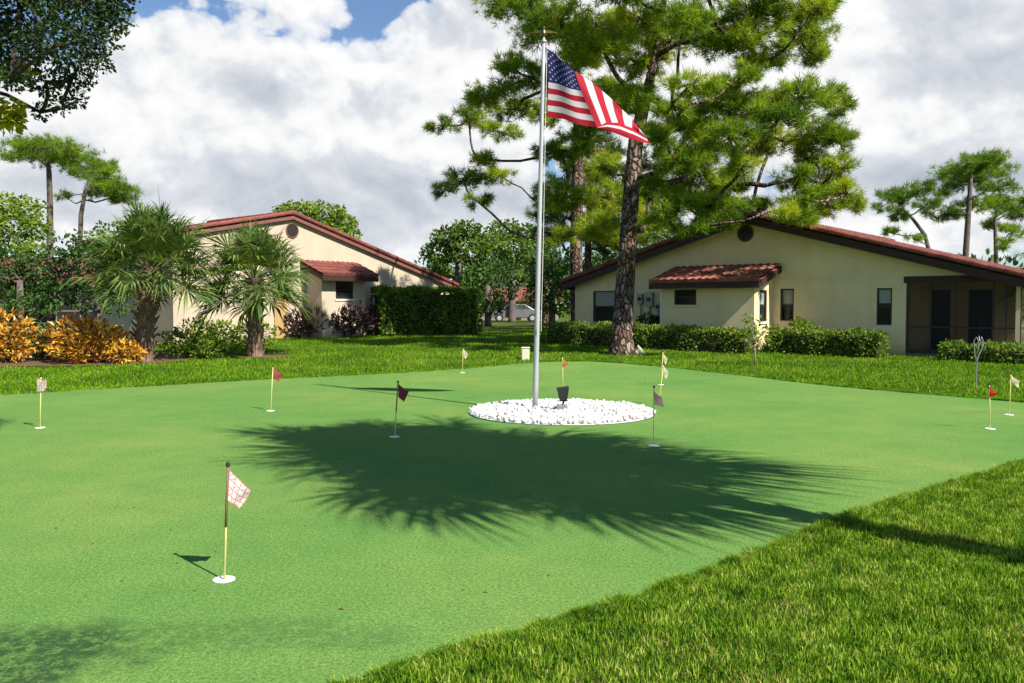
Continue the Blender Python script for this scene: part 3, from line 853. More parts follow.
# ------------------------------------------------------------------ pines and trees far away
FAR = 'pines standing behind the houses'
pine('tall umbrella-crowned pine with bare pale trunk at the far left', (*at(50, 320, 62)[:2], 0.4), [(50, 250), (50, 200), (49, 172), (47, 158)], 62, [0.24, 0.21, 0.18, 0.10],
     [(16, 157, 18, 5), (45, 150, 26, 8), (72, 154, 22, 8), (32, 148, 20, 6), (58, 162, 20, 5), (90, 164, 14, 6), (62, 146, 16, 5)], 45, 4.5, 0.40, 24, 'pine_far', 'bark_grey', FAR)
pine('shorter leaning pine right of the umbrella-crowned pine, dead boughs under its crown', (*at(80, 320, 60)[:2], 0.4), [(80, 250), (81, 215), (85, 192), (92, 178)], 60, [0.17, 0.16, 0.13, 0.07],
     [(92, 172, 18, 7), (106, 178, 16, 8), (120, 187, 16, 8), (98, 190, 12, 5), (114, 196, 14, 6), (110, 168, 10, 5), (66, 196, 9, 3), (124, 198, 10, 7)], 100, 3.5, 0.40, 24, 'pine_far', 'bark_grey', FAR)
pine('widest pine behind the right roof with layered crown', (*at(962, 300, 58)[:2], 0.4), [(966, 250), (968, 220), (970, 190), (972, 165)], 58, [0.20, 0.18, 0.14, 0.07],
     [(970, 164, 26, 9), (948, 178, 20, 6), (992, 174, 22, 8), (1000, 186, 18, 6), (968, 184, 16, 6), (945, 214, 16, 8), (1002, 206, 14, 7), (975, 205, 14, 6), (938, 192, 10, 4), (985, 160, 16, 7)], 968, 4.5, 0.40, 24, 'pine_far', 'bark_grey', FAR)
pine('low crooked pine behind the right roof, left of the widest pine', (*at(935, 300, 56)[:2], 0.4), [(930, 255), (925, 235), (912, 218), (902, 208)], 56, [0.14, 0.12, 0.10, 0.06],
     [(890, 198, 15, 6), (910, 192, 16, 6), (928, 204, 14, 5), (900, 214, 12, 5), (882, 206, 9, 4), (922, 188, 10, 5), (890, 232, 9, 4), (914, 236, 8, 4)], 905, 3.5, 0.40, 24, 'pine_far', 'bark_grey', FAR)
pine('thin pine behind the right roof at the edge of the widest pine', (*at(1000, 300, 64)[:2], 0.4), [(996, 255), (995, 225), (996, 205)], 64, [0.15, 0.12, 0.07],
     [(998, 200, 14, 6), (1015, 210, 14, 7), (985, 225, 10, 5), (1012, 232, 12, 6), (1030, 200, 12, 8), (1004, 245, 10, 5)], 1005, 3.2, 0.40, 24, 'pine_far', 'bark_grey', FAR)

broadleaf('bright green bushy tree at the far left edge, under the umbrella-crowned pine', (*at(12, 325, 56)[:2], 0.4), [(12, 290), (14, 260)], 56, [0.3, 0.2],
          [(5, 205, 22, 11), (26, 210, 18, 12), (12, 225, 26, 12), (36, 228, 14, 12), (-14, 215, 20, 14), (8, 245, 26, 12), (30, 250, 16, 10), (-20, 240, 20, 14)], 10, 4, 0.34, 70, 'broad_light')
broadleaf('dark green tree behind the crotons at the far left', (*at(20, 330, 40)[:2], 0.4), [(20, 300), (20, 280)], 40, [0.18, 0.12],
          [(5, 262, 24, 14), (35, 268, 20, 14), (15, 285, 28, 14), (45, 290, 18, 12), (-20, 275, 24, 18), (0, 300, 26, 12), (38, 306, 18, 10)], 15, 2.6, 0.22, 150, 'broad')
broadleaf('dense dark shrub tree between the crotons and the sabal palm', (*at(98, 335, 29)[:2], 0.2), [(98, 305), (98, 285)], 29, [0.12, 0.08],
          [(75, 262, 20, 12), (100, 255, 20, 14), (120, 268, 18, 14), (85, 282, 22, 12), (112, 290, 18, 10), (66, 280, 16, 12), (130, 250, 14, 12), (105, 240, 16, 10), (50, 270, 18, 14), (60, 295, 16, 12), (120, 305, 16, 12), (88, 302, 18, 12), (40, 296, 14, 12), (68, 246, 16, 11), (88, 240, 16, 11), (52, 256, 14, 11), (78, 258, 18, 12), (110, 232, 14, 9)], 98, 1.3, 0.18, 120, 'broad')
broadleaf('rounded tree top showing above the left roof', (*at(315, 300, 70)[:2], 0.4), [(316, 260), (316, 235)], 70, [0.3, 0.2],
          [(300, 209, 20, 7), (325, 212, 20, 9), (342, 222, 14, 8), (285, 214, 12, 8), (318, 228, 26, 10), (350, 234, 10, 8)], 315, 4.5, 0.34, 110, 'broad_light')
broadleaf('spreading green tree left of the flagpole in the gap between the houses', (*at(460, 322, 66)[:2], 0.42), [(458, 290), (458, 262)], 66, [0.3, 0.22],
          [(450, 236, 18, 10), (466, 230, 16, 9), (440, 252, 18, 12), (470, 250, 20, 12), (452, 268, 22, 12), (482, 270, 16, 12), (436, 275, 14, 12), (470, 286, 18, 12), (484, 244, 12, 10)], 460, 4.0, 0.32, 130, 'broad_mid')
broadleaf('taller green tree directly left of the flagpole, behind the gap between the houses', (*at(512, 322, 68)[:2], 0.42), [(512, 290), (512, 262)], 68, [0.3, 0.22],
          [(505, 230, 18, 9), (525, 234, 14, 9), (495, 244, 16, 11), (518, 250, 20, 12), (535, 246, 14, 10), (504, 265, 18, 12), (528, 272, 16, 12)], 514, 4.0, 0.32, 130, 'broad_mid')
broadleaf('dark round tree behind the tall clipped hedge', (*at(488, 324, 54)[:2], 0.42), [(488, 305), (488, 285)], 54, [0.22, 0.16],
          [(478, 276, 16, 12), (498, 272, 16, 12), (486, 292, 18, 12), (504, 290, 14, 10), (470, 296, 14, 12), (490, 308, 14, 8)], 488, 2.4, 0.26, 110, 'broad')
broadleaf('dark tree behind the flagpole beside the second pine', (*at(552, 328, 48)[:2], 0.42), [(552, 305), (552, 285)], 48, [0.2, 0.14],
          [(540, 268, 16, 12), (558, 262, 16, 14), (548, 284, 18, 12), (566, 284, 14, 14), (536, 292, 12, 10), (556, 304, 18, 10), (572, 304, 10, 10), (545, 250, 12, 10)], 552, 2.6, 0.24, 120, 'broad')
broadleaf('dark tree behind the left slope of the tan roof', (*at(620, 320, 52)[:2], 0.42), [(620, 280), (620, 262)], 52, [0.2, 0.14],
          [(600, 258, 16, 12), (620, 248, 18, 12), (642, 240, 18, 12), (660, 232, 16, 12), (610, 272, 16, 10), (590, 275, 14, 12), (596, 240, 14, 12)], 622, 3.0, 0.26, 110, 'broad')
broadleaf('wide tree at the back of the gap, behind the silver car', (*at(540, 318, 95)[:2], 0.42), [(540, 296), (540, 280)], 95, [0.3, 0.2],
          [(500, 276, 18, 14), (525, 282, 18, 12), (550, 270, 18, 16), (575, 275, 18, 16), (600, 270, 18, 16), (480, 284, 14, 12), (560, 292, 22, 10)], 540, 6, 0.45, 40, 'broad')
# the wood that closes the view far behind everything
wl = []; wd = []
for i in range(150):
    a = R(-52) + R(104) * i / 149 + rng.uniform(-.01, .01); d = rng.uniform(120, 150)
    c = np.array([math.sin(a) * d, math.cos(a) * d, 0.4]); h = rng.uniform(5, 8.5)
    q = rnd_dir(110) * np.array([3.2, 3.2, h * .5]); wl.append(c + q + np.array([0, 0, h * .5])); wd.append(unit(q + rng.normal(size=q.shape)))
wood = leaf_mass('distant_wood', np.concatenate(wl), np.concatenate(wd), rng.uniform(0.6, 1.2, 150 * 110), M['broad'], None)
tag(wood, 'distant wood closing the view behind the houses', 'wood', kind='stuff')

# ------------------------------------------------------------------ oak overhanging the top left corner
OB = np.array([-9.2, 8.6, 0.0])
ob = [(20, 10, 44, 26), (70, 8, 40, 22), (105, 5, 24, 16), (115, 22, 16, 14), (90, 40, 26, 18), (55, 45, 34, 22), (15, 45, 34, 22), (100, 62, 12, 10), (72, 75, 20, 16), (45, 82, 18, 12), (78, 100, 9, 8),
      (60, 104, 10, 10), (40, 112, 8, 8), (12, 78, 20, 10), (-30, 40, 40, 40), (-70, 20, 50, 50), (-110, -20, 60, 50), (30, -30, 60, 30), (100, -25, 50, 24), (-40, -50, 70, 40), (-40, 85, 30, 20), (-90, 70, 40, 30), (30, -80, 80, 40), (-120, -90, 80, 50)]
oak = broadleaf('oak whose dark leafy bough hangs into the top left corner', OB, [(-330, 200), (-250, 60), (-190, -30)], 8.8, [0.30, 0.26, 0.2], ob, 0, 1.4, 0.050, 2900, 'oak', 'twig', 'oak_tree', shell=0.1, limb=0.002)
yl = []; yd = []
for (px, py, rx, ry, n) in [(4, 118, 16, 10, 170), (14, 108, 8, 7, 60), (5, 72, 14, 6, 90), (22, 70, 7, 5, 40), (-14, 110, 16, 16, 150)]:
    c = at(px, py, 8.9); q = rnd_dir(n) * (rng.random(n) ** .4)[:, None] * np.array([rx, rx, ry]) / F * 8.9
    yl.append(c + q - OB); yd.append(unit(q + rng.normal(size=(n, 3)) * .05 + np.array([0, 0, -.05])))
yl = np.concatenate(yl)
leaf_mass('sunlit_foliage', yl, np.concatenate(yd), rng.uniform(.07, .12, len(yl)), M['oak_sunlit'], oak)  # leaves under the bough, coloured bright as if the sun reached them


# ------------------------------------------------------------------ palms
def palm(label, base, hgt, nfr, Lp, Lb, rt, name='sabal_palm', group=None, lean=(0, 0), low=34, lmin=.8):
    reseed(label)
    root = thing(name, label, 'palm', tuple(base), 0, group)
    top = np.array([lean[0], lean[1], hgt])
    mb = MB()
    n = 14
    mb.tube([np.array([0, 0, -0.15]) + (top - np.array([0, 0, -.15])) * t for t in np.linspace(0, 1, n)], [rt * (1.25 - 0.3 * math.sin(t * 3)) for t in np.linspace(0, 1, n)], 12)
    # old leaf bases: short stubs criss-crossing the trunk
    kk = int(hgt * 26)
    for i in range(kk):
        t = (i + 0.5) / kk; a = i * 2.4; c = top * t
        o = np.array([math.cos(a), math.sin(a), 0])
        p0 = c + o * rt * 0.8; p1 = c + o * rt * 1.15 + np.array([0, 0, 0.10]); p2 = c + o * (rt * rng.uniform(1.35, 1.9)) + np.array([0, 0, rng.uniform(.16, .28)])
        mb.tube([p0, p1, p2], [0.05, 0.042, 0.02], 5)
    mb.build('trunk', M['boot'], root)
    V = []; Fq = []; Ft = []
    stem = MB(); base_i = 0
    for i in range(nfr):
        u = (i + 0.5) / nfr
        el = R(84) - (R(84) + R(low)) * u ** 0.9 + rng.normal() * 0.10
        az = i * 2.39996 + rng.normal() * 0.15
        h = np.array([math.cos(az), math.sin(az), 0]); d = h * math.cos(el) + np.array([0, 0, math.sin(el)])
        L = Lp * rng.uniform(lmin, 1.1)
        p0 = top + np.array([0, 0, -0.25 * u]); 
        end = p0 + d * L + np.array([0, 0, -0.12 * L * (1 - abs(math.sin(el)))])
        stem.tube([p0, p0 + d * L * .5 + np.array([0, 0, 0.02]), end], [0.022, 0.016, 0.012], 4, cap=False)
        dirn = unit((end - p0 - d * L * .45)[None])[0]
        sidev = unit(np.cross(dirn, np.array([0, 0, 1.0]))[None])[0]
        if np.linalg.norm(np.cross(dirn, [0, 0, 1])) < .2: sidev = np.array([-math.sin(az), math.cos(az), 0])
        upv = np.cross(sidev, dirn)
        roll = rng.normal() * 0.35
        sidev, upv = sidev * math.cos(roll) + upv * math.sin(roll), upv * math.cos(roll) - sidev * math.sin(roll)
        ns = 34; B = Lb * rng.uniform(0.85, 1.15)
        for j in range(ns):
            f = (j + .5) / ns * 2 - 1
            ang = f * R(115)
            o = end + dirn * (0.32 * B * (1 - abs(f)) ** 1.0) + np.array([0, 0, -0.10 * B * (1 - abs(f))])
            sd = dirn * math.cos(ang) + sidev * math.sin(ang) + upv * (0.28 * abs(math.sin(ang)) + 0.10)
            sd = sd / np.linalg.norm(sd) + rng.normal(size=3) * 0.05
            SL = B * (1.0 - 0.25 * abs(f)) * rng.uniform(.85, 1.1)
            w = np.cross(sd, upv); w = w / (np.linalg.norm(w) + 1e-9) * 0.026 * rng.uniform(.8, 1.2)
            droop = rng.uniform(0.15, 0.5)
            m1 = o + sd * SL * .5 + np.array([0, 0, -0.05 * SL]); tip = o + sd * SL * (1 - droop * .3) + np.array([0, 0, -droop * SL])
            b = len(V); V += [o - w * .3, o + w * .3, m1 + w, m1 - w, tip]
            Fq.append((b, b + 1, b + 2, b + 3)); Ft.append((b + 3, b + 2, b + 4))
    nv = len(V)
    V = np.vstack([np.array(V), np.array(stem.v)])
    sf = np.array(stem.f) + nv
    np_mesh('crown', V, [np.array(Fq), np.array(Ft), sf], M['palm'], root)
    return root


PALM1 = gp(142, 362, 0.085)
palm('larger sabal palm with shaggy trunk right of the orange crotons', PALM1, 2.75, 84, 1.12, 1.05, 0.25, low=12, lean=(.3, 0))
palm('smaller sabal palm standing alone on the lawn in front of the cream house', PALM2, 2.45, 70, 0.98, 1.0, 0.21, low=24)
palm('sabal palm leaning into the right edge of the picture beside the porch', np.array([*at(1062, 345, 27)[:2], 0.2]), 2.6, 26, 0.9, 0.9, 0.17)
sp = np.array([5.35, 3.75, 0.0])
palm('tall palm beside the green outside the picture, its crown shadow falling across the putting green', sp, 7.75, 150, 1.5, 1.25, 0.14, low=52, lmin=.3)
palm('cabbage palm half hidden in the gap between the houses, beside the flagpole', np.array([*at(545, 330, 52)[:2], 0.4]), 2.9, 24, 1.1, 1.2, 0.2)


# ------------------------------------------------------------------ hedges and shrubs
def hedge(label, p0, p1, depth, h, n, leaf, mat, name='hedge', group=None, bumpy=0.045):
    p0 = np.array(p0, float); p1 = np.array(p1, float); d = p1 - p0; L = np.linalg.norm(d); d /= L; nn = np.array([-d[1], d[0]])
    reseed(label)
    root = thing(name, label, 'hedge', (p0[0], p0[1], float(ground_h(*p0))), 0, group)
    s = rng.uniform(0, L, n); face = rng.random(n)
    y = np.where(face < .42, -depth / 2, np.where(face < .55, depth / 2, rng.uniform(-depth / 2, depth / 2, n)))
    z = np.where(face < .55, rng.uniform(0.02, h, n), h)
    N = np.zeros((n, 3)); N[:, 1] = np.where(face < .42, -1, np.where(face < .55, 1, 0)); N[:, 2] = np.where(face < .55, 0, 1)
    e = rng.random(n) < .06; s = np.where(e, rng.choice([0, L], n), s); z = np.where(e, rng.uniform(0, h, n), z)
    inset = rng.exponential(0.05, n)
    bump = bumpy * (np.sin(s * 4.3 + z * 3) + np.sin(s * 9.1 - z * 7 + 1) + rng.normal(size=n) * .7)
    y = y + N[:, 1] * (bump - inset) * 1.0; z = z + N[:, 2] * (bump - inset * .6)
    P = np.column_stack([s * d[0] + y * nn[0], s * d[1] + y * nn[1], np.maximum(z, 0.02)])
    Nw = np.column_stack([N[:, 1] * nn[0], N[:, 1] * nn[1], N[:, 2]])
    gx = ground_h(P[:, 0] + p0[0], P[:, 1] + p0[1]) - float(ground_h(*p0)); P[:, 2] += gx
    leaf_mass('foliage', P, unit(Nw * .7 + rng.normal(size=(n, 3)) * .7 + np.array([0, 0, .2])), rng.uniform(.7, 1.3, n) * leaf, M[mat], root)
    mb = MB(); dd = depth / 2 - .16
    c = [(d * .15 - nn * dd), (d * (L - .15) - nn * dd), (d * (L - .15) + nn * dd), (d * .15 + nn * dd)]
    mb.prism([(q[0], q[1], -.2) for q in c], (0, 0, h + .04))
    mb.build('branches', M['twig'], root)
    return root


def shrub(label, base, blobs, n, leaf, mat, name='shrub', cat='shrub', group=None, tv=LEAF_V, up=0.3):
    """blobs: (dx, dy, z, r, h) local"""
    reseed(label)
    root = thing(name, label, cat, tuple(base), 0, group)
    P = []; Dr = []; st = MB()
    tot = sum(b[3] ** 2 for b in blobs)
    for (x, y, z, r, h) in blobs:
        k = int(n * r * r / tot)
        q = rnd_dir(k) * (rng.uniform(.25, 1, k) ** .5)[:, None] * np.array([r, r, h])
        p = np.array([x, y, z]) + q; P.append(p); Dr.append(unit(unit(q) + rng.normal(size=(k, 3)) * .5 + np.array([0, 0, up])))
        for j in range(4):
            e = np.array([x, y, z]) + rnd_dir(1)[0] * np.array([r, r, h]) * .6
            st.tube([(x * .4, y * .4, -.05), ((x * .6 + e[0] * .3), (y * .6 + e[1] * .3), e[2] * .5), e], [.018, .013, .006], 5)
    P = np.concatenate(P); P[:, 2] = np.maximum(P[:, 2], .03)
    leaf_mass('foliage', P, np.concatenate(Dr), rng.uniform(.7, 1.3, len(P)) * leaf, M[mat], root, tv)
    st.build('stems', M['twig'], root, smooth=True)
    return root


def gnd(px, Y): 
    x = (px - CX) / F * Y
    return np.array([x, Y, float(ground_h(x, Y))])


CG = 'orange crotons in the bed at the left'
shrub('orange croton cut off by the left edge', gnd(8, 24.2), [(0, 0, .85, .62, .6), (-.5, .1, .9, .55, .6), (.35, 0, .6, .5, .5), (0, -.1, .4, .6, .35)], 900, .20, 'croton', 'croton', 'shrub', CG, BROAD_V)
shrub('widest orange croton beside the larger sabal palm', gnd(85, 24.2), [(-.3, 0, .8, .6, .5), (.3, 0, .72, .6, .5), (.85, .1, .5, .5, .4), (-.8, .1, .55, .45, .4), (0, -.2, .38, .8, .32)], 1400, .20, 'croton', 'croton', 'shrub', CG, BROAD_V)
shrub('smallest orange croton at the foot of the larger sabal palm', gnd(123, 23.7), [(0, 0, .36, .36, .30), (.25, .1, .25, .25, .2)], 240, .18, 'croton', 'croton', 'shrub', CG, BROAD_V)
shrub('dark green shrub between the two large crotons', gnd(42, 24.9), [(0, 0, .45, .5, .42), (.3, .2, .6, .5, .5), (-.4, .3, .6, .5, .5)], 900, .13, 'broad')
shrub('yellow green shrub right of the larger palm trunk', gnd(182, 25.4), [(-.2, 0, .5, .5, .42), (.4, .1, .42, .5, .38), (.9, .2, .55, .42, .5), (.2, .2, .85, .45, .35)], 700, .13, 'broad_light')
shrub('low dark shrub at the wall of the cream house between the palms', gnd(205, 28), [(0, 0, .35, .55, .35), (.8, .1, .32, .5, .3), (-.8, 0, .36, .5, .34)], 500, .13, 'broad_light')
shrub('pale yellow green ground shrub against the cream wall left of the smaller palm', gnd(222, 30), [(0, 0, .5, .5, .45), (.7, .3, .45, .5, .4), (-.7, .1, .55, .5, .45), (1.3, .8, .45, .4, .4)], 1200, .14, 'broad_light')
TG = 'dark purple ti plants by the cream house'
shrub('purple leaved shrub right of the smaller palm, left of the bay', gnd(300, 36.0), [(0, 0, .6, .6, .6), (.6, .1, .75, .5, .6), (-.5, 0, .5, .5, .45)], 500, .30, 'ti', 'ti_plant', 'shrub', TG, LONG_V, .6)
shrub('purple leaved shrub under the small bay window of the cream house', gnd(344, 36.6), [(0, 0, .6, .6, .6), (.5, .1, .8, .5, .6), (-.6, 0, .45, .5, .4)], 500, .30, 'ti', 'ti_plant', 'shrub', TG, LONG_V, .6)
shrub('purple leaved shrub next to the tall clipped hedge', gnd(372, 37.5), [(0, 0, .6, .5, .55), (.3, .1, .85, .35, .45)], 350, .28, 'ti', 'ti_plant', 'shrub', TG, LONG_V, .6)

hedge('tall dark green clipped hedge beside the cream house', gnd(376, 38.0)[:2], gnd(474, 40.0)[:2], 1.7, 2.0, 6500, .17, 'hedge', bumpy=.06)

# ------------------------------------------------------------------ houses
def tiles(y0, y1, xa, za, xb, zb, pitch=0.30, amp=0.05, course=0.42, th=0.07):
    """barrel tiles on a slope from ridge (xa,za) down to eave (xb,zb), running y0..y1"""
    ny = int((y1 - y0) / pitch) * 6 + 1
    L = math.hypot(xb - xa, zb - za); nc = max(2, int(L / course))
    yy = np.linspace(y0, y1, ny); wave = amp * np.abs(np.sin((yy - y0) / pitch * math.pi)) ** 0.8
    n = np.array([-(zb - za), 0, (xb - xa)]) / L
    if n[2] < 0: n = -n
    rows = []
    for c in range(nc):
        for s, lift in ((c / nc, 0.0), ((c + 1) / nc, 0.028)):
            rows.append((s, lift))
    V = []
    for s, lift in rows:
        x = xa + (xb - xa) * s; z = za + (zb - za) * s
        V.append(np.column_stack([x + n[0] * (wave + lift), yy, z + n[2] * (wave + lift)]))
    for s in (1.0, 0.0):
        x = xa + (xb - xa) * s; z = za + (zb - za) * s
        V.append(np.column_stack([np.full(ny, x - n[0] * th), yy, np.full(ny, z - n[2] * th)]))
    m = len(V); V = np.concatenate(V)
    i = np.arange(m * ny).reshape(m, ny)
    q = np.stack([i[:-1, :-1], i[:-1, 1:], i[1:, 1:], i[1:, :-1]], -1).reshape(-1, 4)
    return V, q


def rake_caps(mb, p0, p1, n, r=0.10):
    p0 = np.array(p0, float); p1 = np.array(p1, float)
    for i in range(n):
        a = p0 + (p1 - p0) * (i / n); b = p0 + (p1 - p0) * ((i + 1.06) / n)
        mb.tube([a, b], [r * .82, r], 9)


def front_wall(mb, x0, x1, ztop, holes, y=0.0, th=0.2, z0=-0.3, breaks=()):
    """a wall in the plane y with rectangular holes (x0,x1,z0,z1), real reveals"""
    xs_ = sorted(set([x0, x1] + [h[0] for h in holes] + [h[1] for h in holes] + list(breaks)))
    xs_ = [x for x in xs_ if x0 <= x <= x1]
    for a, b in zip(xs_[:-1], xs_[1:]):
        cm = (a + b) / 2
        hs = sorted([(h[2], h[3]) for h in holes if h[0] < cm < h[1]])
        lo = z0
        for (ha, hb) in hs:
            if ha > lo: mb.add([(a, y, lo), (b, y, lo), (b, y, ha), (a, y, ha)], [(0, 1, 2, 3)]); mb.add([(a, y + th, lo), (b, y + th, lo), (b, y + th, ha), (a, y + th, ha)], [(3, 2, 1, 0)])
            lo = hb
        for yy, fl in ((y, (0, 1, 2, 3)), (y + th, (3, 2, 1, 0))):
            mb.add([(a, yy, lo), (b, yy, lo), (b, yy, ztop(b)), (a, yy, ztop(a))], [fl])
    for (a, b, c, d) in holes:
        c2 = max(c, z0)
        mb.add([(a, y, c2), (a, y + th, c2), (a, y + th, d), (a, y, d)], [(0, 1, 2, 3)])
        mb.add([(b, y, c2), (b, y + th, c2), (b, y + th, d), (b, y, d)], [(3, 2, 1, 0)])
        mb.add([(a, y, d), (b, y, d), (b, y + th, d), (a, y + th, d)], [(3, 2, 1, 0)])
        mb.add([(a, y, c2), (b, y, c2), (b, y + th, c2), (a, y + th, c2)], [(0, 1, 2, 3)])


def window(root, x0, x1, z0, z1, y, sill=True, sky_reflection=0.5, axis='x', frame_m='frame', parts=True):
    """sash window set in a reveal; axis 'x': in a wall along x, facing -y. axis 'y': along y, facing +x at x=y value"""
    f = MB(); g = MB(); bl = MB(); s = MB()
    t = 0.045
    def bx(mb, a, b, c, d, u, v):
        if u > 0 and v < .19: u, v = u - .03, v - .03
        if axis == 'x': mb.box(a, b, y + u, y + v, c, d)
        else: mb.box(y - v, y - u, a, b, c, d)
    e = 0.004
    bx(f, x0 + e, x0 + t, z0 + e, z1 - e, .05, .11); bx(f, x1 - t, x1 - e, z0 + e, z1 - e, .05, .11)
    bx(f, x0 + t, x1 - t, z0 + e, z0 + t, .05, .11); bx(f, x0 + t, x1 - t, z1 - t, z1 - e, .05, .11)
    zm = (z0 + z1) / 2
    bx(f, x0 + t, x1 - t, zm - .022, zm + .022, .055, .105)
    fo = f.build('window', M[frame_m], root)
    bx(g, x0 + t, x1 - t, z0 + t, z1 - t, .075, .082); g.build('pane', M['glass'], fo)
    bb = MB(); bx(bb, x0 + .01, x1 - .01, z0 + .01, z1 - .01, .185, .195); bb.build('backing', M['dark'], fo)
    if sky_reflection:
        bx(bl, x0 + t, x1 - t, z1 - t - (z1 - z0 - 2 * t) * sky_reflection, z1 - t, .12, .128); bl.build('sky_reflection', M['sky_reflection'], fo)  # sky reflection painted as a pale panel behind the upper pane
    if sill:
        bx(s, x0 - .06, x1 + .06, z0 - .07, z0 - .004, -.05, .10); s.build('sill', M['white'] if sill == 'white' else M['stucco_tan'], fo)
    return fo


def disc_vent(root, x, z, r, y):
    mb = MB(); n = 28
    ring = [(x + r * math.cos(2 * math.pi * i / n), y - .02, z + r * math.sin(2 * math.pi * i / n)) for i in range(n)]
    mb.prism(ring, (0, .04, 0))
    for i in range(6):
        zz = z - r * .8 + r * 1.6 * i / 5; hw = math.sqrt(max(r * r - (zz - z) ** 2, 0)) * .9
        mb.box(x - hw, x + hw, y - .035, y - .022, zz - .018, zz + .012)
    fr = MB()
    fr.tube([(x + (r + .03) * math.cos(2 * math.pi * i / n), y - .02, z + (r + .03) * math.sin(2 * math.pi * i / n)) for i in range(n + 1)], .03, 6)
    o = mb.build('gable_vent', M['frame'], root); fr.build('vent_ring', M['fascia_red'], o)


def gable_house(label, loc, rz, xl, xr, apex, sl, sr, length, wall_m, holes, fascia_m, over=.45, el=.4, er=.4, wall_name='wall', back_from=0.2, right_wall_from=.2, tile_m='tile', fas=.26):
    root = thing('bungalow', label, 'house', loc, rz)
    ztop = lambda x: apex - (sr * x if x > 0 else -sl * x) - .12
    mb = MB()
    front_wall(mb, xl, xr, ztop, holes, breaks=(0.0,))
    mb.add([(xl, 0, -.3), (xl, length, -.3), (xl, length, ztop(xl)), (xl, 0, ztop(xl))], [(3, 2, 1, 0)])
    mb.add([(xl, length, -.3), (xr, length, -.3), (xr, length, ztop(xr)), (0, length, ztop(0)), (xl, length, ztop(xl))], [(4, 3, 2, 1, 0)])
    mb.add([(xr, right_wall_from, -.3), (xr, length, -.3), (xr, length, ztop(xr)), (xr, right_wall_from, ztop(xr))], [(0, 1, 2, 3)])
    mb.build('wall', M[wall_m], root)
    # roof
    Vs = []; Qs = []; nb = 0
    zl = apex - sl * (-xl + el); zr = apex - sr * (xr + er)
    for xe, ze in ((xl - el, zl), (xr + er, zr)):
        V, q = tiles(-over, length + over, 0, apex, xe, ze); Vs.append(V); Qs.append(q + nb); nb += len(V)
    ro = np_mesh('roof', np.concatenate(Vs), np.concatenate(Qs), M[tile_m], root)
    cp = MB()
    rake_caps(cp, (xl - el, -over + .04, zl + .04), (0, -over + .04, apex + .05), int((-xl + el) / .42))
    rake_caps(cp, (xr + er, -over + .04, zr + .04), (0, -over + .04, apex + .05), int((xr + er) / .42))
    rake_caps(cp, (0, length, apex + .06), (0, -over, apex + .06), int(length / .42))
    cp.build('ridge_tiles', M[tile_m], ro)
    fb = MB(); n_ = .075
    for xe, ze in ((xl - el, zl), (xr + er, zr)):
        fb.prism([(0, -over + .02, apex - n_ - .01), (xe, -over + .02, ze - n_ - .01), (xe, -over + .02, ze - n_ - fas), (0, -over + .02, apex - n_ - fas)], (0, .05, 0))
        sx = .05 if xe < 0 else -.05
        fb.prism([(xe, -over + .075, ze - n_ - .02), (xe + sx, -over + .075, ze - n_ - .02), (xe + sx, -over + .075, ze - n_ - .22), (xe, -over + .075, ze - n_ - .22)], (0, length + 2 * over - .1, 0))
        # soffit under the overhang
        fb.prism([(0, -over + .075, apex - n_ - .05), (xe + sx, -over + .075, ze - n_ - .05), (xe + sx, -over + .075, ze - n_ - .08), (0, -over + .075, apex - n_ - .08)], (0, over - .08, 0))
    fb.build('fascia', M[fascia_m], root)
    return root, ztop


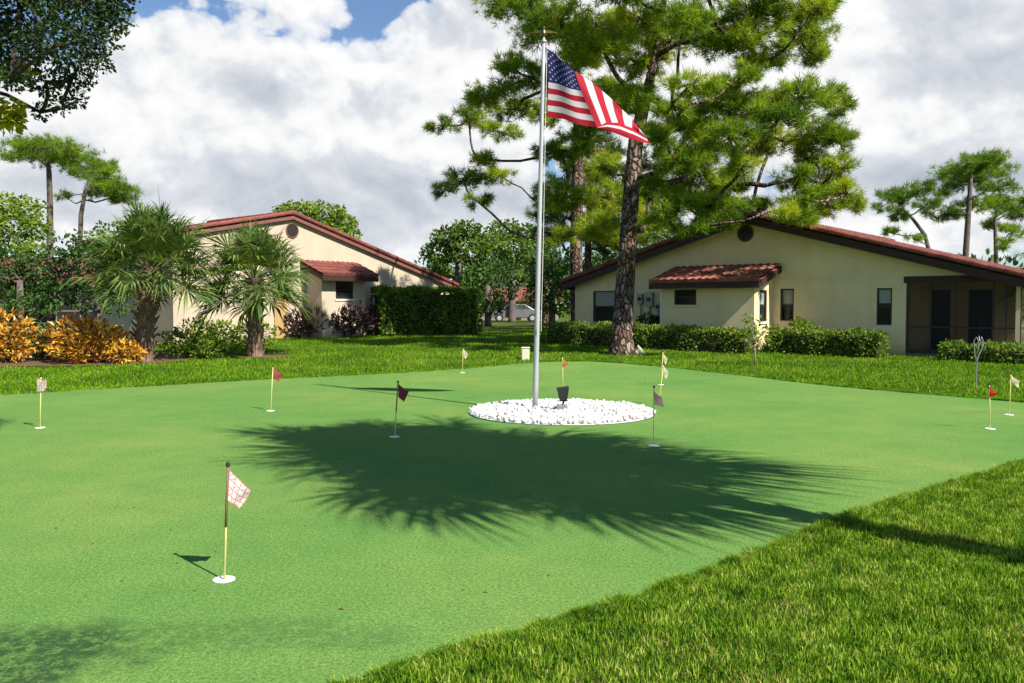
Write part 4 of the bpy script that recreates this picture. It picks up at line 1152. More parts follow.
def bay(root, x0, x1, p, zt, ze, wall_m, tile_m, fascia_m, fholes, rholes=(), ov=.42, fas=.2):
    """bay projecting p from the front wall with a lean-to tiled roof: wall top wz, roof meets the wall at zt"""
    wz = ze + (zt - ze) * ov / (p + ov) - .13
    mb = MB()
    front_wall(mb, x0, x1, lambda x: wz, list(fholes), y=-p, th=.18)
    zs = lambda y: wz + (zt - .12 - wz) * (y + p) / p
    # side walls, sloping top
    mb.add([(x0, -p, -.3), (x0, -.002, -.3), (x0, -.002, zs(0)), (x0, -p, wz)], [(3, 2, 1, 0)])
    ys_ = sorted([-p, -.002] + [v for h in rholes for v in h[:2]])
    for a, b in zip(ys_[:-1], ys_[1:]):
        cm = (a + b) / 2; hs = [h for h in rholes if h[0] < cm < h[1]]
        if hs:
            h = hs[0]
            mb.add([(x1, a, -.3), (x1, b, -.3), (x1, b, h[2]), (x1, a, h[2])], [(0, 1, 2, 3)]); mb.add([(x1, a, h[3]), (x1, b, h[3]), (x1, b, zs(b)), (x1, a, zs(a))], [(0, 1, 2, 3)])
            for q in ([(x1, a, h[2]), (x1 - .2, a, h[2]), (x1 - .2, a, h[3]), (x1, a, h[3])], [(x1, b, h[2]), (x1 - .2, b, h[2]), (x1 - .2, b, h[3]), (x1, b, h[3])],
                      [(x1, a, h[2]), (x1, b, h[2]), (x1 - .2, b, h[2]), (x1 - .2, a, h[2])], [(x1, a, h[3]), (x1, b, h[3]), (x1 - .2, b, h[3]), (x1 - .2, a, h[3])]):
                mb.add(q, [(0, 1, 2, 3)])
        else:
            mb.add([(x1, a, -.3), (x1, b, -.3), (x1, b, zs(b)), (x1, a, zs(a))], [(0, 1, 2, 3)])
    bo = mb.build('bay', M[wall_m], root)
    V, q = tiles(x0 - .3, x1 + .34, 0, zt, -(p + ov), ze, 0.27, .05, .40)
    # swap axes: tiles() runs along y with slope in x -> here slope in y, running along x
    V = np.column_stack([V[:, 1], V[:, 0], V[:, 2]]); q = q[:, ::-1]
    V[:, 1] = np.minimum(V[:, 1], -.004)
    np_mesh('bay_roof', V, q, M[tile_m], bo)
    fb = MB(); ye = -(p + ov)
    fb.box(x0 - .29, x1 + .33, ye + .01, ye + .06, ze - .08 - fas, ze - .078)
    for xa in (x0 - .29, x1 + .28):
        fb.prism([(xa, ye + .062, ze - .085), (xa, -.006, zt - .085), (xa, -.006, zt - .085 - fas), (xa, ye + .062, ze - .085 - fas)], (.05, 0, 0))
    fb.prism([(x0 - .23, ye + .062, ze - .11), (x0 - .23, -.006, zt - .11), (x0 - .23, -.006, zt - .14), (x0 - .23, ye + .062, ze - .14)], (x1 - x0 + .5, 0, 0))
    fb.build('bay_fascia', M[fascia_m], bo)
    return bo


def tpix(px, D_, u0, a, sgn, off=0.0):
    """where a facade (through the ridge point at distance D_, turned by angle a) is met by a pixel column; off = how far in front of it"""
    x0 = u0 * D_; y0 = D_
    ux, uy = math.cos(a), sgn * math.sin(a)          # along the facade
    nx_, ny_ = uy, -ux                               # outward
    u = (px - CX) / F
    bx_, by_ = x0 + nx_ * off, y0 + ny_ * off
    return (u * by_ - bx_) / (ux - u * uy)


# --- right, tan house
A1 = R(40); D1 = 30.0; U1 = (748 - CX) / F
T1 = lambda px, off=0.0: tpix(px, D1, U1, A1, -1, off)
loc1 = (U1 * D1, D1, 0.22)
Z = lambda py, Y: EYE + (HOR - py) / F * Y - 0.22
apex1 = Z(219, D1) + .14
bx0, bx1 = T1(661.5, 1.46), T1(772)
wins = [(T1(593), T1(615), .84, 2.08), (T1(780), T1(793.5), .97, 2.07), (T1(876.3), T1(891.6), .87, 2.05)]
PX0, PX1 = T1(905.5), 8.35
h1 = wins + [(PX0, PX1 - .12, -.3, 2.20)]
house1, zt1 = gable_house('low tan stucco house with red tiled roof and dark screened porch, behind the big pine', loc1, -A1, T1(575), PX1, apex1, .285, .278, 17.0, 'stucco_tan', h1, 'fascia', .45, .40, .55, right_wall_from=3.2)
for i, w in enumerate(wins): window(house1, *w, 0.0, sill=False, sky_reflection=(.5, .48, .4)[i])
disc_vent(house1, T1(744.5), Z(233.5, D1), .25, 0.0)
fh = [(T1(674, 1.46), T1(696, 1.46), 1.52, 2.06)]
rh = [(-1.05, -.45, .95, 2.02)]
bay(house1, bx0, bx1, 1.46, 2.92, 2.36, 'stucco_tan', 'tile_pale', 'fascia', fh, rh)
window(house1, *fh[0], -1.46, sill=True, sky_reflection=0)
window(house1, -1.05, -.45, .95, 2.02, bx1, sill='white', sky_reflection=.45, axis='y')
mb = MB(); mb.box(bx0 - .10, bx0 - .01, -1.40, -1.30, 0, 2.12); mb.build('downspout', M['white'], house1)
# stucco joint
mb = MB(); mb.box(bx1 + .35, PX0 - .02, -.012, -.002, 2.36, 2.39); mb.build('stucco_band', M['stucco_tan'], house1)
# electric meters
mt = thing('meters', None, None) if False else None
t0 = T1(640)
for (dx, w, z0, z1) in ((-.05, .22, 1.55, 1.95), (.32, .30, 1.45, 2.0), (.75, .2, 1.3, 1.6)):
    mb = MB(); mb.box(t0 + dx, t0 + dx + w, -.16, -.004, z0, z1); mo = mb.build('meter_box', M['conduit'], house1, bevel=.015)
    mb = MB(); mb.tube([(t0 + dx + w / 2, -.06, 0.1), (t0 + dx + w / 2, -.06, z0)], .03, 8); mb.build('conduit', M['conduit'], mo)
    mb = MB(); mb.tube([(t0 + dx + w / 2, -.165, (z0 + z1) / 2), (t0 + dx + w / 2, -.21, (z0 + z1) / 2)], .07, 14); mb.build('dial', M['frame'], mo)
# porch
mb = MB(); mb.box(PX0 + .002, PX1 + .2, .1, 3.0, -.3, .02); mb.build('porch_floor', M['concrete'], house1)
mb = MB()
front_wall(mb, PX0 + .01, PX1, lambda x: 2.42, [(T1(920, -3) , T1(950, -3), 0.02, 2.02), (T1(968, -3), T1(992, -3), .02, 2.02)], y=3.0, th=.15)
mb.add([(PX0 + .005, .2, -.3), (PX0 + .005, 3.0, -.3), (PX0 + .005, 3.0, 2.42), (PX0 + .005, .2, 2.42)], [(0, 1, 2, 3)])
mb.add([(PX0, .2, 2.425), (PX1 + .4, .2, 2.30), (PX1 + .4, 3.2, 2.30), (PX0, 3.2, 2.425)], [(0, 1, 2, 3)])
mb.build('porch_wall', M['stucco_tan'], house1)
for a, b in ((920, 950), (968, 992)):
    x0, x1 = T1(a, -3), T1(b, -3); xm = (x0 + x1) / 2; f = MB()
    for (p, q) in ((x0 + .004, x0 + .06), (xm - .03, xm + .03), (x1 - .06, x1 - .004)): f.box(p, q, 3.03, 3.10, .03, 2.015)
    f.box(x0 + .06, x1 - .06, 3.035, 3.095, 1.95, 2.012)
    do = f.build('sliding_door', M['frame'], house1)
    g = MB(); g.box(x0 + .06, x1 - .06, 3.06, 3.07, .03, 1.95); g.build('pane', M['glass'], do)
    g = MB(); g.box(x0 + .01, x1 - .01, 3.135, 3.145, .03, 2.01); g.build('backing', M['dark'], do)
mb = MB(); mb.box(PX0 - .06, PX1 + .32, -.05, -.003, 2.20, 2.40); mb.build('beam', M['fascia'], house1)
px_ = [PX0 + .02, T1(930), T1(955), T1(992), T1(1005), PX1 - .03]
fr = MB()
for i, x in enumerate(px_):
    w = .05 if i in (0, 3, 5) else .028
    fr.box(x - .0, x + w, .02, .07, .022, 2.195)
fr.box(PX0 + .07, PX1 - .06, .025, .065, .80, .85); fr.box(PX0 + .07, PX1 - .06, .022, .068, .024, .10)
so = fr.build('screen_frame', M['frame'], house1)
sc = MB(); sc.add([(PX0 + .02, .045, .03), (PX1, .045, .03), (PX1, .045, 2.2), (PX0 + .02, .045, 2.2)], [(0, 1, 2, 3)]); sc.build('screen', M['screen'], so)
fr = MB()
for yy in (1.05, 2.1, 3.12): fr.box(PX1 - .03, PX1 + .02, yy - .025, yy + .025, .022, 2.195)
fr.box(PX1 - .028, PX1 + .018, .08, 3.08, .80, .85); fr.box(PX1 - .03, PX1 + .02, .08, 3.08, 2.10, 2.19)
fr.build('side_frame', M['frame'], house1)
wf = MB(); xx = T1(1011, -2.0)
for a in (0, .42, .84): wf.box(xx + a, xx + a + .06, 2.6, 2.66, .03, 1.95)
wf.box(xx + .06, xx + .84, 2.605, 2.655, .03, .10); wf.box(xx + .06, xx + .84, 2.605, 2.655, 1.0, 1.06); wf.box(xx + .06, xx + .84, 2.605, 2.655, 1.88, 1.95)
wf.build('white_door_frame', M['white'], house1)


def rel(root_loc, a, sgn, x, y):
    ux, uy = math.cos(a), sgn * math.sin(a)
    return np.array([root_loc[0] + ux * x - uy * y, root_loc[1] + uy * x + ux * y])


L1 = lambda x, y: rel(loc1, A1, -1, x, y)
HG = 'low hedges along the tan house'
hedge('long low pale green hedge behind the big pine', L1(T1(548, 2.4), -2.4), L1(T1(752, 2.4), -2.4), .8, .72, 7000, .105, 'hedge_pale', group=HG)
hedge('short low hedge along the tan wall between the bay and the porch', L1(T1(770, 1.4), -1.3), L1(T1(884, 1.4), -1.3), .9, .72, 5000, .105, 'hedge_pale', group=HG)
hedge('dark low hedge in front of the screened porch', L1(PX0 + 1.3, -.9), L1(PX1 + 2.0, -.9), .7, .48, 3000, .10, 'hedge', group=HG)
shrub('leafy shrub under the narrow window right of the bay', np.array([*L1(T1(800, .6), -.6), .2]), [(0, 0, .85, .32, .22), (.25, -.1, .75, .25, .22), (-.1, 0, .5, .3, .4)], 300, .15, 'broad_light')
shrub('small dark shrub beneath the electric meters of the tan house', np.array([*L1(T1(650, .8), -.9), .25]), [(0, 0, .85, .4, .28), (.4, 0, .7, .35, .3)], 420, .15, 'broad')

# --- left, cream house
A2 = R(50); D2 = 36.0; U2 = (292 - CX) / F
T2 = lambda px, off=0.0: tpix(px, D2, U2, A2, 1, off)
loc2 = (U2 * D2, D2, 0.36)
apex2 = EYE + 88.5 / F * D2 - .36 + .12
xr2 = T2(450)
house2, zt2 = gable_house('cream stucco house in full sun with red tiled roof behind the palms', loc2, A2, -5.3, xr2, apex2, .206, .283, 6.5, 'stucco', [], 'fascia_red', .2, .5, .45, fas=.15)
disc_vent(house2, T2(293), EYE + 75 / F * D2 - .36, .27, 0.0)
b0, b1 = T2(322, 1.1), T2(366, 1.1)
Yb = 36 + (b0 + b1) / 2 * math.sin(A2)
fz = lambda py: EYE + (HOR - py) / F * (Yb - .7) - .36
fh2 = [(T2(336, 1.1), T2(353.5, 1.1), fz(299), fz(281.5))]
bay(house2, b0, b1, 1.1, fz(261), fz(275), 'stucco', 'tile', 'fascia', fh2, ov=.5)
window(house2, *fh2[0], -1.1, sill='white', sky_reflection=0)
mb = MB(); xg = T2(284, .02)
mb.box(T2(274), T2(278), -.05, -.004, -.2, 2.0); mb.box(T2(278) + .004, T2(287), -.04, -.004, -.2, 2.0); mb.build('side_door', M['tile_pale'] if False else surf('ochre door', (0.42, 0.28, 0.12), None, 3, .6), house2)

# --- house at the far left with a screened lanai, mostly hidden
la = thing('bungalow', 'brown house with a railed screen porch mostly hidden behind the crotons', 'house', (*gnd(40, 43)[:2], .4), R(8))
mb = MB(); mb.box(-8, 6.0, 0.5, 8, -.4, 2.5); mb.build('wall', M['stucco_dim'], la)
V, q = tiles(-8.6, 6.6, 0, 3.9, -4.6, 2.5, .32, .05, .45); V = np.column_stack([V[:, 1], V[:, 0] + 4.2, V[:, 2]])
np_mesh('roof', V, q[:, ::-1], M['tile'], la)
fr = MB()
for x in np.arange(-1.5, 5.6, 1.15): fr.box(x - .03, x + .03, -.03, .03, 0, 2.4)
for z in (.45, 1.05, 2.35): fr.box(-1.5, 5.5, -.025, .025, z - .03, z + .03)
so = fr.build('screen_frame', M['conduit'], la)
scr = MB(); scr.add([(-1.5, .001, 0), (5.5, .001, 0), (5.5, .001, 2.4), (-1.5, .001, 2.4)], [(0, 1, 2, 3)]); scr.build('screen', M['screen'], so)

# --- far house and car in the gap
fhz = thing('bungalow', 'small distant house with brown red roof in the gap left of the flagpole', 'house', (*gnd(520, 78)[:2], .4), R(-4))
mb = MB(); mb.box(-6, 3.4, 0, 7, -.4, 1.9); mb.build('wall', M['stucco_dim'], fhz)
V, q = tiles(-6.5, 3.9, 0, 3.1, -4.2, 1.75, .35, .05, .5); V = np.column_stack([V[:, 1], V[:, 0] + 3.6, V[:, 2]])
np_mesh('roof', V, q[:, ::-1], M['tile_pale'], fhz)
mb = MB(); mb.box(-.9, .1, -.03, -.004, 0.0, 1.5); mb.build('door', M['frame'], fhz)
mb = MB(); mb.box(1.2, 2.4, -.03, -.004, .6, 1.4); mb.build('window', M['frame'], fhz)
# street behind
sv = []
for x in np.linspace(-30, 30, 31):
    for yy in (66.5, 71.5): sv.append((x, yy, .4 + .02))
i = np.arange(62).reshape(31, 2)
tag(np_mesh('road', np.array(sv), np.stack([i[:-1, 0], i[1:, 0], i[1:, 1], i[:-1, 1]], -1), surf('asphalt', (.06, .06, .062), (.045, .045, .045), 3, .9)), kind='structure')
car = thing('parked_car', 'silver car parked far off in the gap left of the flagpole', 'car', (*gnd(515, 69)[:2], .42), R(3))
prof = [(-2.1, .35), (-2.15, .75), (-1.75, .92), (-1.05, 1.0), (-.5, 1.42), (.75, 1.44), (1.45, 1.02), (2.05, .95), (2.15, .55), (2.1, .32)]
mb = MB(); mb.prism([(x, -.85, z) for x, z in prof], (0, 1.7, 0)); mb.build('body', M['car_paint'], car, bevel=.06)
for sx in (-1.3, 1.35):
    for sy in (-.88, .70):
        mb = MB(); mb.tube([(sx, sy, .32), (sx, sy + .18, .32)], .32, 18); wo = mb.build('wheel', M['tyre'], car)
        mb = MB(); mb.tube([(sx, sy - .01, .32), (sx, sy + .19, .32)], .19, 14); mb.build('rim', M['alu'], wo)
for (p) in ([(-.9, 1.03), (-.45, 1.37), (.1, 1.38), (.1, 1.03)], [(.17, 1.03), (.17, 1.38), (.7, 1.38), (1.2, 1.03)]):
    mb = MB(); mb.prism([(x, -.862, z) for x, z in p], (0, .01, 0)); mb.build('side_window', M['glass'], car)

# ------------------------------------------------------------------ flagpole, flag, pebbles, lamp
BEDC = np.array([0.775, 13.33]); BR = 1.42
po = gp(535, 411, .03)
fp = thing('flagpole', 'tall silver flagpole with an eagle on top standing in white pebbles', 'flagpole', tuple(po))
lean = np.array([(543.3 - CX) / F * po[1] - po[0], 0, 0])
Htop = EYE + (HOR - 47) / F * po[1] - po[2]
mb = MB(); nn = 12
mb.tube([lean * t + np.array([0, 0, Htop * t]) for t in np.linspace(-.02, 1, nn)], list(np.linspace(.046, .028, nn)), 20); mb.build('pole', M['alu'], fp, smooth=True)
top = lean + np.array([0, 0, Htop])
mb = MB(); mb.lathe([(.025, 0), (.045, .012), (.045, .04), (.022, .055), (.016, .10)], top, 16); mb.build('truck', M['alu'], fp, smooth=True)
mb = MB()
mb.lathe([(.012, .09), (.035, .11), (.042, .15), (.035, .19), (.018, .22), (.022, .24), (.012, .262)], top, 12)
for s in (-1, 1):
    w = [(0.0, .185), (.06, .20), (.12, .195), (.21, .165), (.205, .155), (.15, .163), (.11, .152), (.07, .158), (.0, .14)]
    mb.prism([(top[0] + s * x, top[1] - .008 + .02 * (x / .2), top[2] + z) for x, z in (w if s > 0 else w[::-1])], (0, .016, 0))
mb.prism([(top[0] - .03, top[1] - .0, top[2] + .11), (top[0] + .03, top[1], top[2] + .11), (top[0] + .05, top[1] + .04, top[2] + .05), (top[0] - .05, top[1] + .04, top[2] + .05)], (0, .012, 0))
mb.build('eagle', M['gold'], fp, smooth=False)
mb = MB()  # halyard with cleat
mb.tube([top + np.array([.05, -.02, -.02]), lean * .5 + np.array([.065, -.03, Htop * .5]), lean * .22 + np.array([.065, -.03, Htop * .22])], .004, 5); mb.build('halyard', M['white'], fp)
mb = MB(); c = lean * .22 + np.array([.0, -.05, Htop * .22]); mb.tube([c + np.array([0, -.03, -.08]), c + np.array([0, -.03, .08])], .012, 6); mb.box(c[0] - .015, c[0] + .015, c[1] - .03, c[1] + .01, c[2] - .02, c[2] + .02); mb.build('cleat', M['alu'], fp)


def fp3(px, py, d): return at(px, py, po[1] + d)


def bil(P00, P01, P10, P11, s, t):  # s along, t down
    return (P00 * (1 - s) + P01 * s) * (1 - t) + (P10 * (1 - s) + P11 * s) * t


fv = []; ff = []; fm = []


def patch_grid(fn, ns, ntr, colour):
    b = len(fv)
    for j in range(ntr + 1):
        for i in range(ns + 1): fv.append(fn(i / ns, j / ntr))
    for j in range(ntr):
        for i in range(ns):
            a = b + j * (ns + 1) + i
            ff.append((a, a + 1, a + ns + 2, a + ns + 1)); fm.append(colour(i, j))


RED, WHT, BLU = 0, 1, 2
hx = .010
A_top = (fp3(545, 46.5, 0), fp3(574.5, 71, -.16)); A_mid = (fp3(548.3, 82, 0), fp3(581, 91, -.18)); A_bot = (fp3(547.5, 116.5, 0), fp3(597, 127.5, -.22))


def fnA(s, t):
    k = 7 / 13
    if t <= k: p = bil(A_top[0], A_top[1], A_mid[0], A_mid[1], s, t / k)
    else: p = bil(A_mid[0], A_mid[1], A_bot[0], A_bot[1], s, (t - k) / (1 - k))
    return p + np.array([0, .045 * math.sin(s * 6.6 + t * 1.2) * s * (1 - s) * 3, .02 * math.sin(s * 7) * s * (1 - s) * 4])


patch_grid(fnA, 24, 39, lambda i, j: BLU if j // 3 < 7 else ((j // 3) % 2))
B_l = lambda v: bil(A_top[1], A_mid[1], A_top[1], A_mid[1], v * 2, 0) if v < .5 else bil(A_mid[1], A_bot[1], A_mid[1], A_bot[1], v * 2 - 1, 0)
ol = [fp3(574.5, 71, -.16), fp3(592, 82, -.02), fp3(612, 99, .06), fp3(632, 119, .10), fp3(646, 137, .10)]
lowf = [fp3(597, 127.5, -.22), fp3(606, 122.5, -.16), fp3(618, 122.5, -.08), fp3(632, 128, 0), fp3(646, 137.3, .10)]


def pl(P, u):
    n = len(P) - 1; i = min(int(u * n), n - 1); f = u * n - i; return P[i] * (1 - f) + P[i + 1] * f


def fnB(s, t):  # s across the stripes (left to right), t down the stripe
    p = pl(ol, s) * (1 - t) + pl(lowf, s) * t
    l = B_l(t); l0 = ol[0] * (1 - t) + lowf[0] * t
    return p + (l - l0) * (1 - s) ** 3 + np.array([0, -.05 * math.sin(t * math.pi) * math.sin(s * 9), 0])


patch_grid(fnB, 32, 20, lambda i, j: (i // 4) % 2)
C_bot = [fp3(597, 127.5, -.22), fp3(612, 132, -.20), fp3(630, 139, -.10), fp3(649.5, 144, .06)]


def fnC(s, t):
    p = pl(lowf, s) * (1 - t) + pl(C_bot, s) * t
    return p + np.array([0, -.05 * math.sin(t * math.pi) * math.sin(s * math.pi), 0])


patch_grid(fnC, 24, 9, lambda i, j: (RED, WHT, RED)[0 if j < 3 else (1 if j < 5 else 2)])
# stars
for r in range(9):
    for c in range(6 if r % 2 == 0 else 5):
        s0 = (c * 2 + 1 + (r % 2)) / 12.0; t0_ = (r + 1) / 10.0 * 7 / 13
        b = len(fv); pts = []
        for k in range(10):
            a = math.pi / 2 + k * math.pi / 5; rr = 1.0 if k % 2 == 0 else .42
            pts.append(fnA(np.clip(s0 + rr * math.cos(a) * .034, 0, 1), np.clip(t0_ - rr * math.sin(a) * .021, 0, 1)) + np.array([0, -.006, 0]))
        for p in pts: fv.append(p)
        ff.append(tuple(range(b, b + 10))[::-1]); fm.append(WHT)
fme = bpy.data.meshes.new('flag'); O = fp3(546, 80, 0)
fme.from_pydata([tuple(p - O) for p in fv], [], ff); fme.polygons.foreach_set('material_index', fm); fme.polygons.foreach_set('use_smooth', [True] * len(ff)); fme.update()
fl = link('flag', fme, [M['flag_red'], M['flag_white'], M['flag_blue']]); fl.location = O
tag(fl, 'American flag with stars and stripes flying folded from the top of the pole', 'flag')

# pebble bed
mb = MB(); ring = [(BEDC[0] + (BR + .02) * math.cos(a), BEDC[1] + (BR + .02) * math.sin(a)) for a in np.linspace(0, 2 * math.pi, 64, endpoint=False)]
mb.prism([(x, y, GZ + .003) for x, y in ring], (0, 0, .012)); tag(mb.build('gravel_bed', M['stone']), kind='structure')
mb = MB(); mb.tube([(BEDC[0] + (BR + .03) * math.cos(a), BEDC[1] + (BR + .03) * math.sin(a), GZ - .002) for a in np.linspace(0, 2 * math.pi, 97)], .010, 8, cap=False)
tag(mb.build('bed_edging', M['black']), kind='structure')
bm = bmesh.new(); bmesh.ops.create_icosphere(bm, subdivisions=1, radius=1); tv = np.array([v.co[:] for v in bm.verts]); tf = np.array([[v.index for v in f.verts] for f in bm.faces]); bm.free()
ns = 3600; rr = BR * np.sqrt(rng.random(ns)) * (1 + np.maximum(rng.normal(size=ns), 0) * .012); aa = rng.uniform(0, 2 * math.pi, ns)
prm = []
loc = np.column_stack([BEDC[0] + rr * np.cos(aa), BEDC[1] + rr * np.sin(aa), GZ + .015 + rng.uniform(.0, .045, ns) + .03 * (1 - (rr / BR) ** 2)])
S = rng.uniform(.016, .044, ns)
Rt = frames(rnd_dir(ns)) * rng.uniform(.6, 1.15, (ns, 1, 3))
tvn = tv * (1 + .18 * np.sin(tv[:, [1]] * 5 + tv[:, [0]] * 3))
P, Fs = scatter(tvn, [tf], loc, Rt, S)
peb = np_mesh('pebbles', P, Fs, M['stone']); tag(peb, 'white pebbles heaped in a round bed at the foot of the flagpole', 'pebbles', kind='stuff')
# a few loose stones outside the ring are part of the bed's look

# floodlight
lb = gp(562, 413, .05)
fl_ = thing('floodlight', 'small black floodlight aimed up at the flag from the white pebbles', 'floodlight', (lb[0], lb[1], .05))
mb = MB(); mb.box(-.085, .085, -.06, .06, -.03, .13); mb.build('base_box', M['greybox'], fl_, bevel=.01)
mb = MB(); mb.tube([(0.01, 0, .13), (.03, 0, .2)], .016, 8); mb.box(-.07, .10, -.012, .012, .18, .195); mb.build('bracket', M['black'], fl_)
mb = MB()
c0 = np.array([.01, -.0, .20]); q0 = [(-.05, -.05, 0), (.07, -.05, 0), (.07, .05, 0), (-.05, .05, 0)]; q1 = [(-.095, -.09, .19), (.095, -.09, .215), (.095, .07, .215), (-.095, .07, .19)]
mb.add([c0 + np.array(p) for p in q0] + [c0 + np.array(p) for p in q1], [(3, 2, 1, 0), (4, 5, 6, 7), (0, 1, 5, 4), (1, 2, 6, 5), (2, 3, 7, 6), (3, 0, 4, 7)])
ho = mb.build('lamp_head', M['black'], fl_, bevel=.012)
mb = MB(); mb.add([c0 + np.array(p) * np.array([.85, .85, 1]) + np.array([0, 0, .004]) for p in q1], [(0, 1, 2, 3)]); mb.build('lens', M['glass'], ho)


# ------------------------------------------------------------------ putting pins
def pin(label, bx_, by_, tx, ty, corners, mats, checks=0, dark=False, group='small flagsticks on the putting green'):
    b = gp(bx_, by_, GZ); Y = b[1]; b[2] = float(gh_green(b[0], b[1])); 
    t = at(tx, ty, Y)
    root = thing('putting_flag', label, 'flagstick', tuple(b), 0, group)
    mb = MB(); mb.tube([np.array([0, 0, -.06]), (t - b) * .5, t - b], [.0072, .0072, .0065], 8); mb.build('pole', M['pole_yellow'], root, smooth=True)
    if dark:
        mb = MB(); mb.tube([(t - b) * .47, t - b], .0084, 8); mb.build('upper_pole', M['pole_upper'], root, smooth=True)  # upper half of the pole in darker olive brown
    mb = MB(); mb.lathe([(.005, 0), (.013, .003), (.013, .025), (.004, .032)], t - b, 10); mb.build('pole_cap', M['frame'], root)
    mb = MB(); mb.lathe([(.067, .002), (.067, .007), (.058, .009), (.050, .004)], (0, 0, 0), 24); mb.build('cup', M['white'], root)
    Y_ = Y - .012
    P = [at(px, py, Y_ + d) - b for px, py, d in corners]     # TL, TR, BR, BL
    n = 24; v = []; f = []; mi = []
    for j in range(n + 1):
        for i in range(n + 1):
            s, tt = i / n, j / n
            p = bil(P[0], P[1], P[3], P[2], s, tt)
            v.append(tuple(p + np.array([0, .018 * math.sin(s * 6 + tt * 4) * s, -.012 * math.sin(s * math.pi) * (1 - tt)])))
    for j in range(n):
        for i in range(n):
            a = j * (n + 1) + i; f.append((a, a + 1, a + n + 2, a + n + 1))
            k = 0
            if checks:
                if i in (0, n - 1) or j in (0, n - 1) or i % checks == 0 or j % checks == 0 or ((i // checks + j // checks) % 2 == 0 and (i + j) % 4 == 0): k = 1
            mi.append(k)
    me = bpy.data.meshes.new('flag'); me.from_pydata(v, [], f); me.polygons.foreach_set('material_index', mi); me.polygons.foreach_set('use_smooth', [True] * len(f)); me.update()
    link('flag', me, [M[m] for m in mats], root)
    return root


def fc(tx, ty, w, h, drop):  # drooping flag: right corner lower than the pole corner
    return [(tx + .5, ty + h * .06, 0), (tx + w, ty + drop, -.02), (tx + w * .55, ty + drop + h * .72, -.03), (tx + .3, ty + h * .95, 0)]


pin('nearest flagstick, white flag with pink check print', 224, 580, 228, 467, [(229, 469, 0), (253.5, 490, .11), (239.5, 508.5, .07), (227.5, 501, 0)], ['pin_white', 'pin_pink'], 6, True)
pin('flagstick farthest left, white flag with pink check print hanging near the crotons', 40, 428, 41, 377, [(37, 378, 0), (47, 380, -.03), (45, 391, -.03), (37, 392, 0)], ['pin_white', 'pin_pink'], 6)
pin('flagstick with dull red flag left of the middle, near the far edge of the green', 270.5, 411, 273, 367, fc(273, 367, 10, 11, 7), ['pin_dull'])
pin('flagstick with dark red flag at the edge of the big palm shadow', 394.5, 437, 398, 383, fc(398, 383, 11, 15, 8), ['pin_dkred'], 0, True)
pin('flagstick with cream flag at the far left edge of the green, left of the flagpole', 462.5, 374, 463, 348.5, fc(463, 348.5, 5, 8, 5), ['pin_cream'])
pin('flagstick with small orange flag behind the floodlight', 563, 391, 562.5, 357, fc(562.5, 358, 6, 8, 5), ['pin_orange'])
pin('flagstick with faded pinkish flag at the right end of the white pebbles', 653.5, 446, 654, 388, [(654, 391, 0), (662, 397, .06), (664, 407, .05), (655, 405, 0)], ['pin_tan'])
pin('farther of two flagsticks with pale flags right of the pebbles', 661, 385, 663, 352, fc(663, 353, 5, 8, 6), ['pin_cream'])
pin('nearer of two flagsticks with pale flags right of the pebbles', 658.5, 405, 663.5, 365, fc(663, 365, 6, 10, 7), ['pin_cream'])
pin('flagstick with bright red flag near the right edge', 990, 429, 989.5, 385, [(989.5, 386, 0), (999, 394, -.03), (990, 397.5, -.02), (989.5, 396, 0)], ['pin_red'])
pin('flagstick with cream flag farthest right, behind the red one', 1009, 415, 1011, 374, [(1011, 375, 0), (1020, 381, -.03), (1019, 388, -.04), (1012, 383, 0)], ['pin_cream'])

# ------------------------------------------------------------------ small things on the lawn
v = gp(525, 360, .10)
mb = MB(); vb = thing('utility_box', 'small cream utility box standing on the lawn left of the flagpole', 'box', tuple(v))
mb.box(-.10, .13, -.1, .1, -.05, .34); mb.build('housing', M['cream_box'], vb, bevel=.02)
mb = MB(); mb.box(-.115, .145, -.115, .115, .345, .385); mb.build('lid', M['cream_box'], vb, bevel=.015)
rk = gp(639, 354, .17)
bm = bmesh.new(); bmesh.ops.create_icosphere(bm, subdivisions=3, radius=1)
for q in bm.verts:
    c = q.co; s = 1 + .12 * math.sin(c.x * 4 + c.z * 3) + .08 * math.sin(c.y * 7)
    q.co = Vector((c.x * .15 * s * (1 - .3 * c.z), c.y * .15 * s, (c.z + .75) * .16 * s))
me = bpy.data.meshes.new('rock'); bm.to_mesh(me); bm.free(); ro = link('rock', me, M['rock']); ro.location = tuple(rk - np.array([0, 0, .03]))
tag(ro, 'pale rock leaning against the foot of the big pine', 'rock')
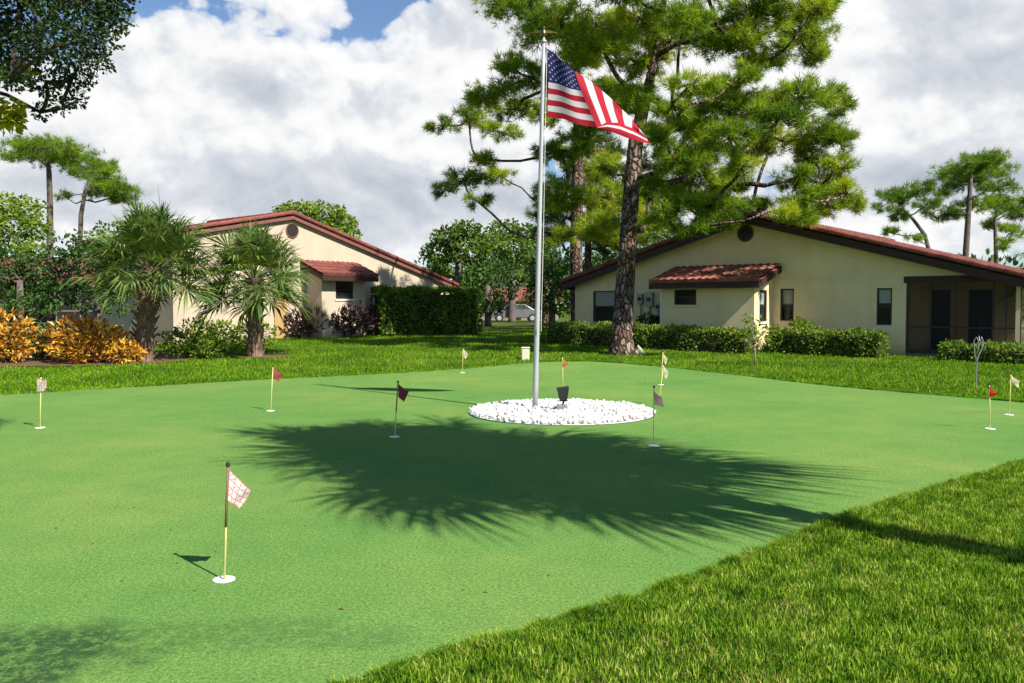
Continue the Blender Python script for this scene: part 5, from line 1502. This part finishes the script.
# sapling in front of the bay
sb = gp(753, 362, .17)
sap = thing('sapling', 'thin young sapling with pale leaves in front of the bay', 'sapling', tuple(sb))
mb = MB(); mb.tube([(.06, 0, -.1), (.05, 0, .3), (.02, 0, .62)], [.028, .022, .016], 7)
tips = []
for i in range(12):
    a = i * 2.4; r = rng.uniform(.15, .5); z = rng.uniform(.6, 1.2); e = np.array([r * math.cos(a), r * math.sin(a) * .6, z]); tips.append(e)
    mb.tube([(.03, 0, rng.uniform(.35, .6)), e * np.array([.5, .5, .85]), e], [.010, .007, .004], 5)
mb.build('trunk', M['sap_bark'], sap, smooth=True)
q = np.concatenate([e + rng.normal(size=(14, 3)) * .09 for e in tips])
leaf_mass('foliage', q, rnd_dir(len(q)) + np.array([0, 0, .3]), rng.uniform(.08, .13, len(q)), M['hedge_pale'], sap)
# pale wire garden stake
gs = gp(976, 384, .12)
g = thing('garden_stake', 'pale grey curly wire garden stake on the lawn in front of the porch', 'garden stake', tuple(gs))
mb = MB(); mb.tube([(0, 0, -.1), (.01, 0, .55)], .012, 6); mb.build('post', M['conduit'], g)
for s in (-1, 1):
    mb = MB(); mb.tube([(.01, 0, .42), (s * .04, 0, .58), (s * .08 + .04, .02, .74), (s * .09 + .04, .02, .88), (s * .05 + .04, 0, .95), (.04 + s * .02, -.02, .88), (.04 + s * .04, -.02, .76)], [.010, .011, .012, .011, .010, .008, .006], 7)
    mb.build('scroll', M['conduit'], g, smooth=True)
mb = MB(); mb.tube([(.0, 0, .56), (.03, 0, .75), (.05, 0, .85), (.04, 0, .98)], [.010, .016, .013, .006], 7); mb.build('spike', M['conduit'], g, smooth=True)
# fallen brown leaves on the green
M['litter'] = leafmat('dry brown leaves', [(.10, .05, .02), (.24, .12, .04), (.34, .22, .10)], .1, .3)
n = 260; X = rng.uniform(-4, 6, n); Y = rng.uniform(4.2, 16, n); k = inside(X, Y, EDGE); X, Y = X[k], Y[k]; n = len(X)
dd = np.column_stack([rng.normal(size=n), rng.normal(size=n), np.zeros(n)]); fr_ = frames(dd)
z = np.array([0, 0, 1.0]); yv = unit(dd); xv = np.cross(yv, z); fr_ = np.stack([xv, yv, np.tile(z, (n, 1))], -1)
P, Fs = scatter(LEAF_V, LEAF_F, np.column_stack([X, Y, np.full(n, GZ + .006)]), fr_, rng.uniform(.012, .04, n))
tag(np_mesh('fallen_leaves', P, Fs, M['litter']), 'dry brown leaves scattered over the putting green', 'leaves', kind='stuff')
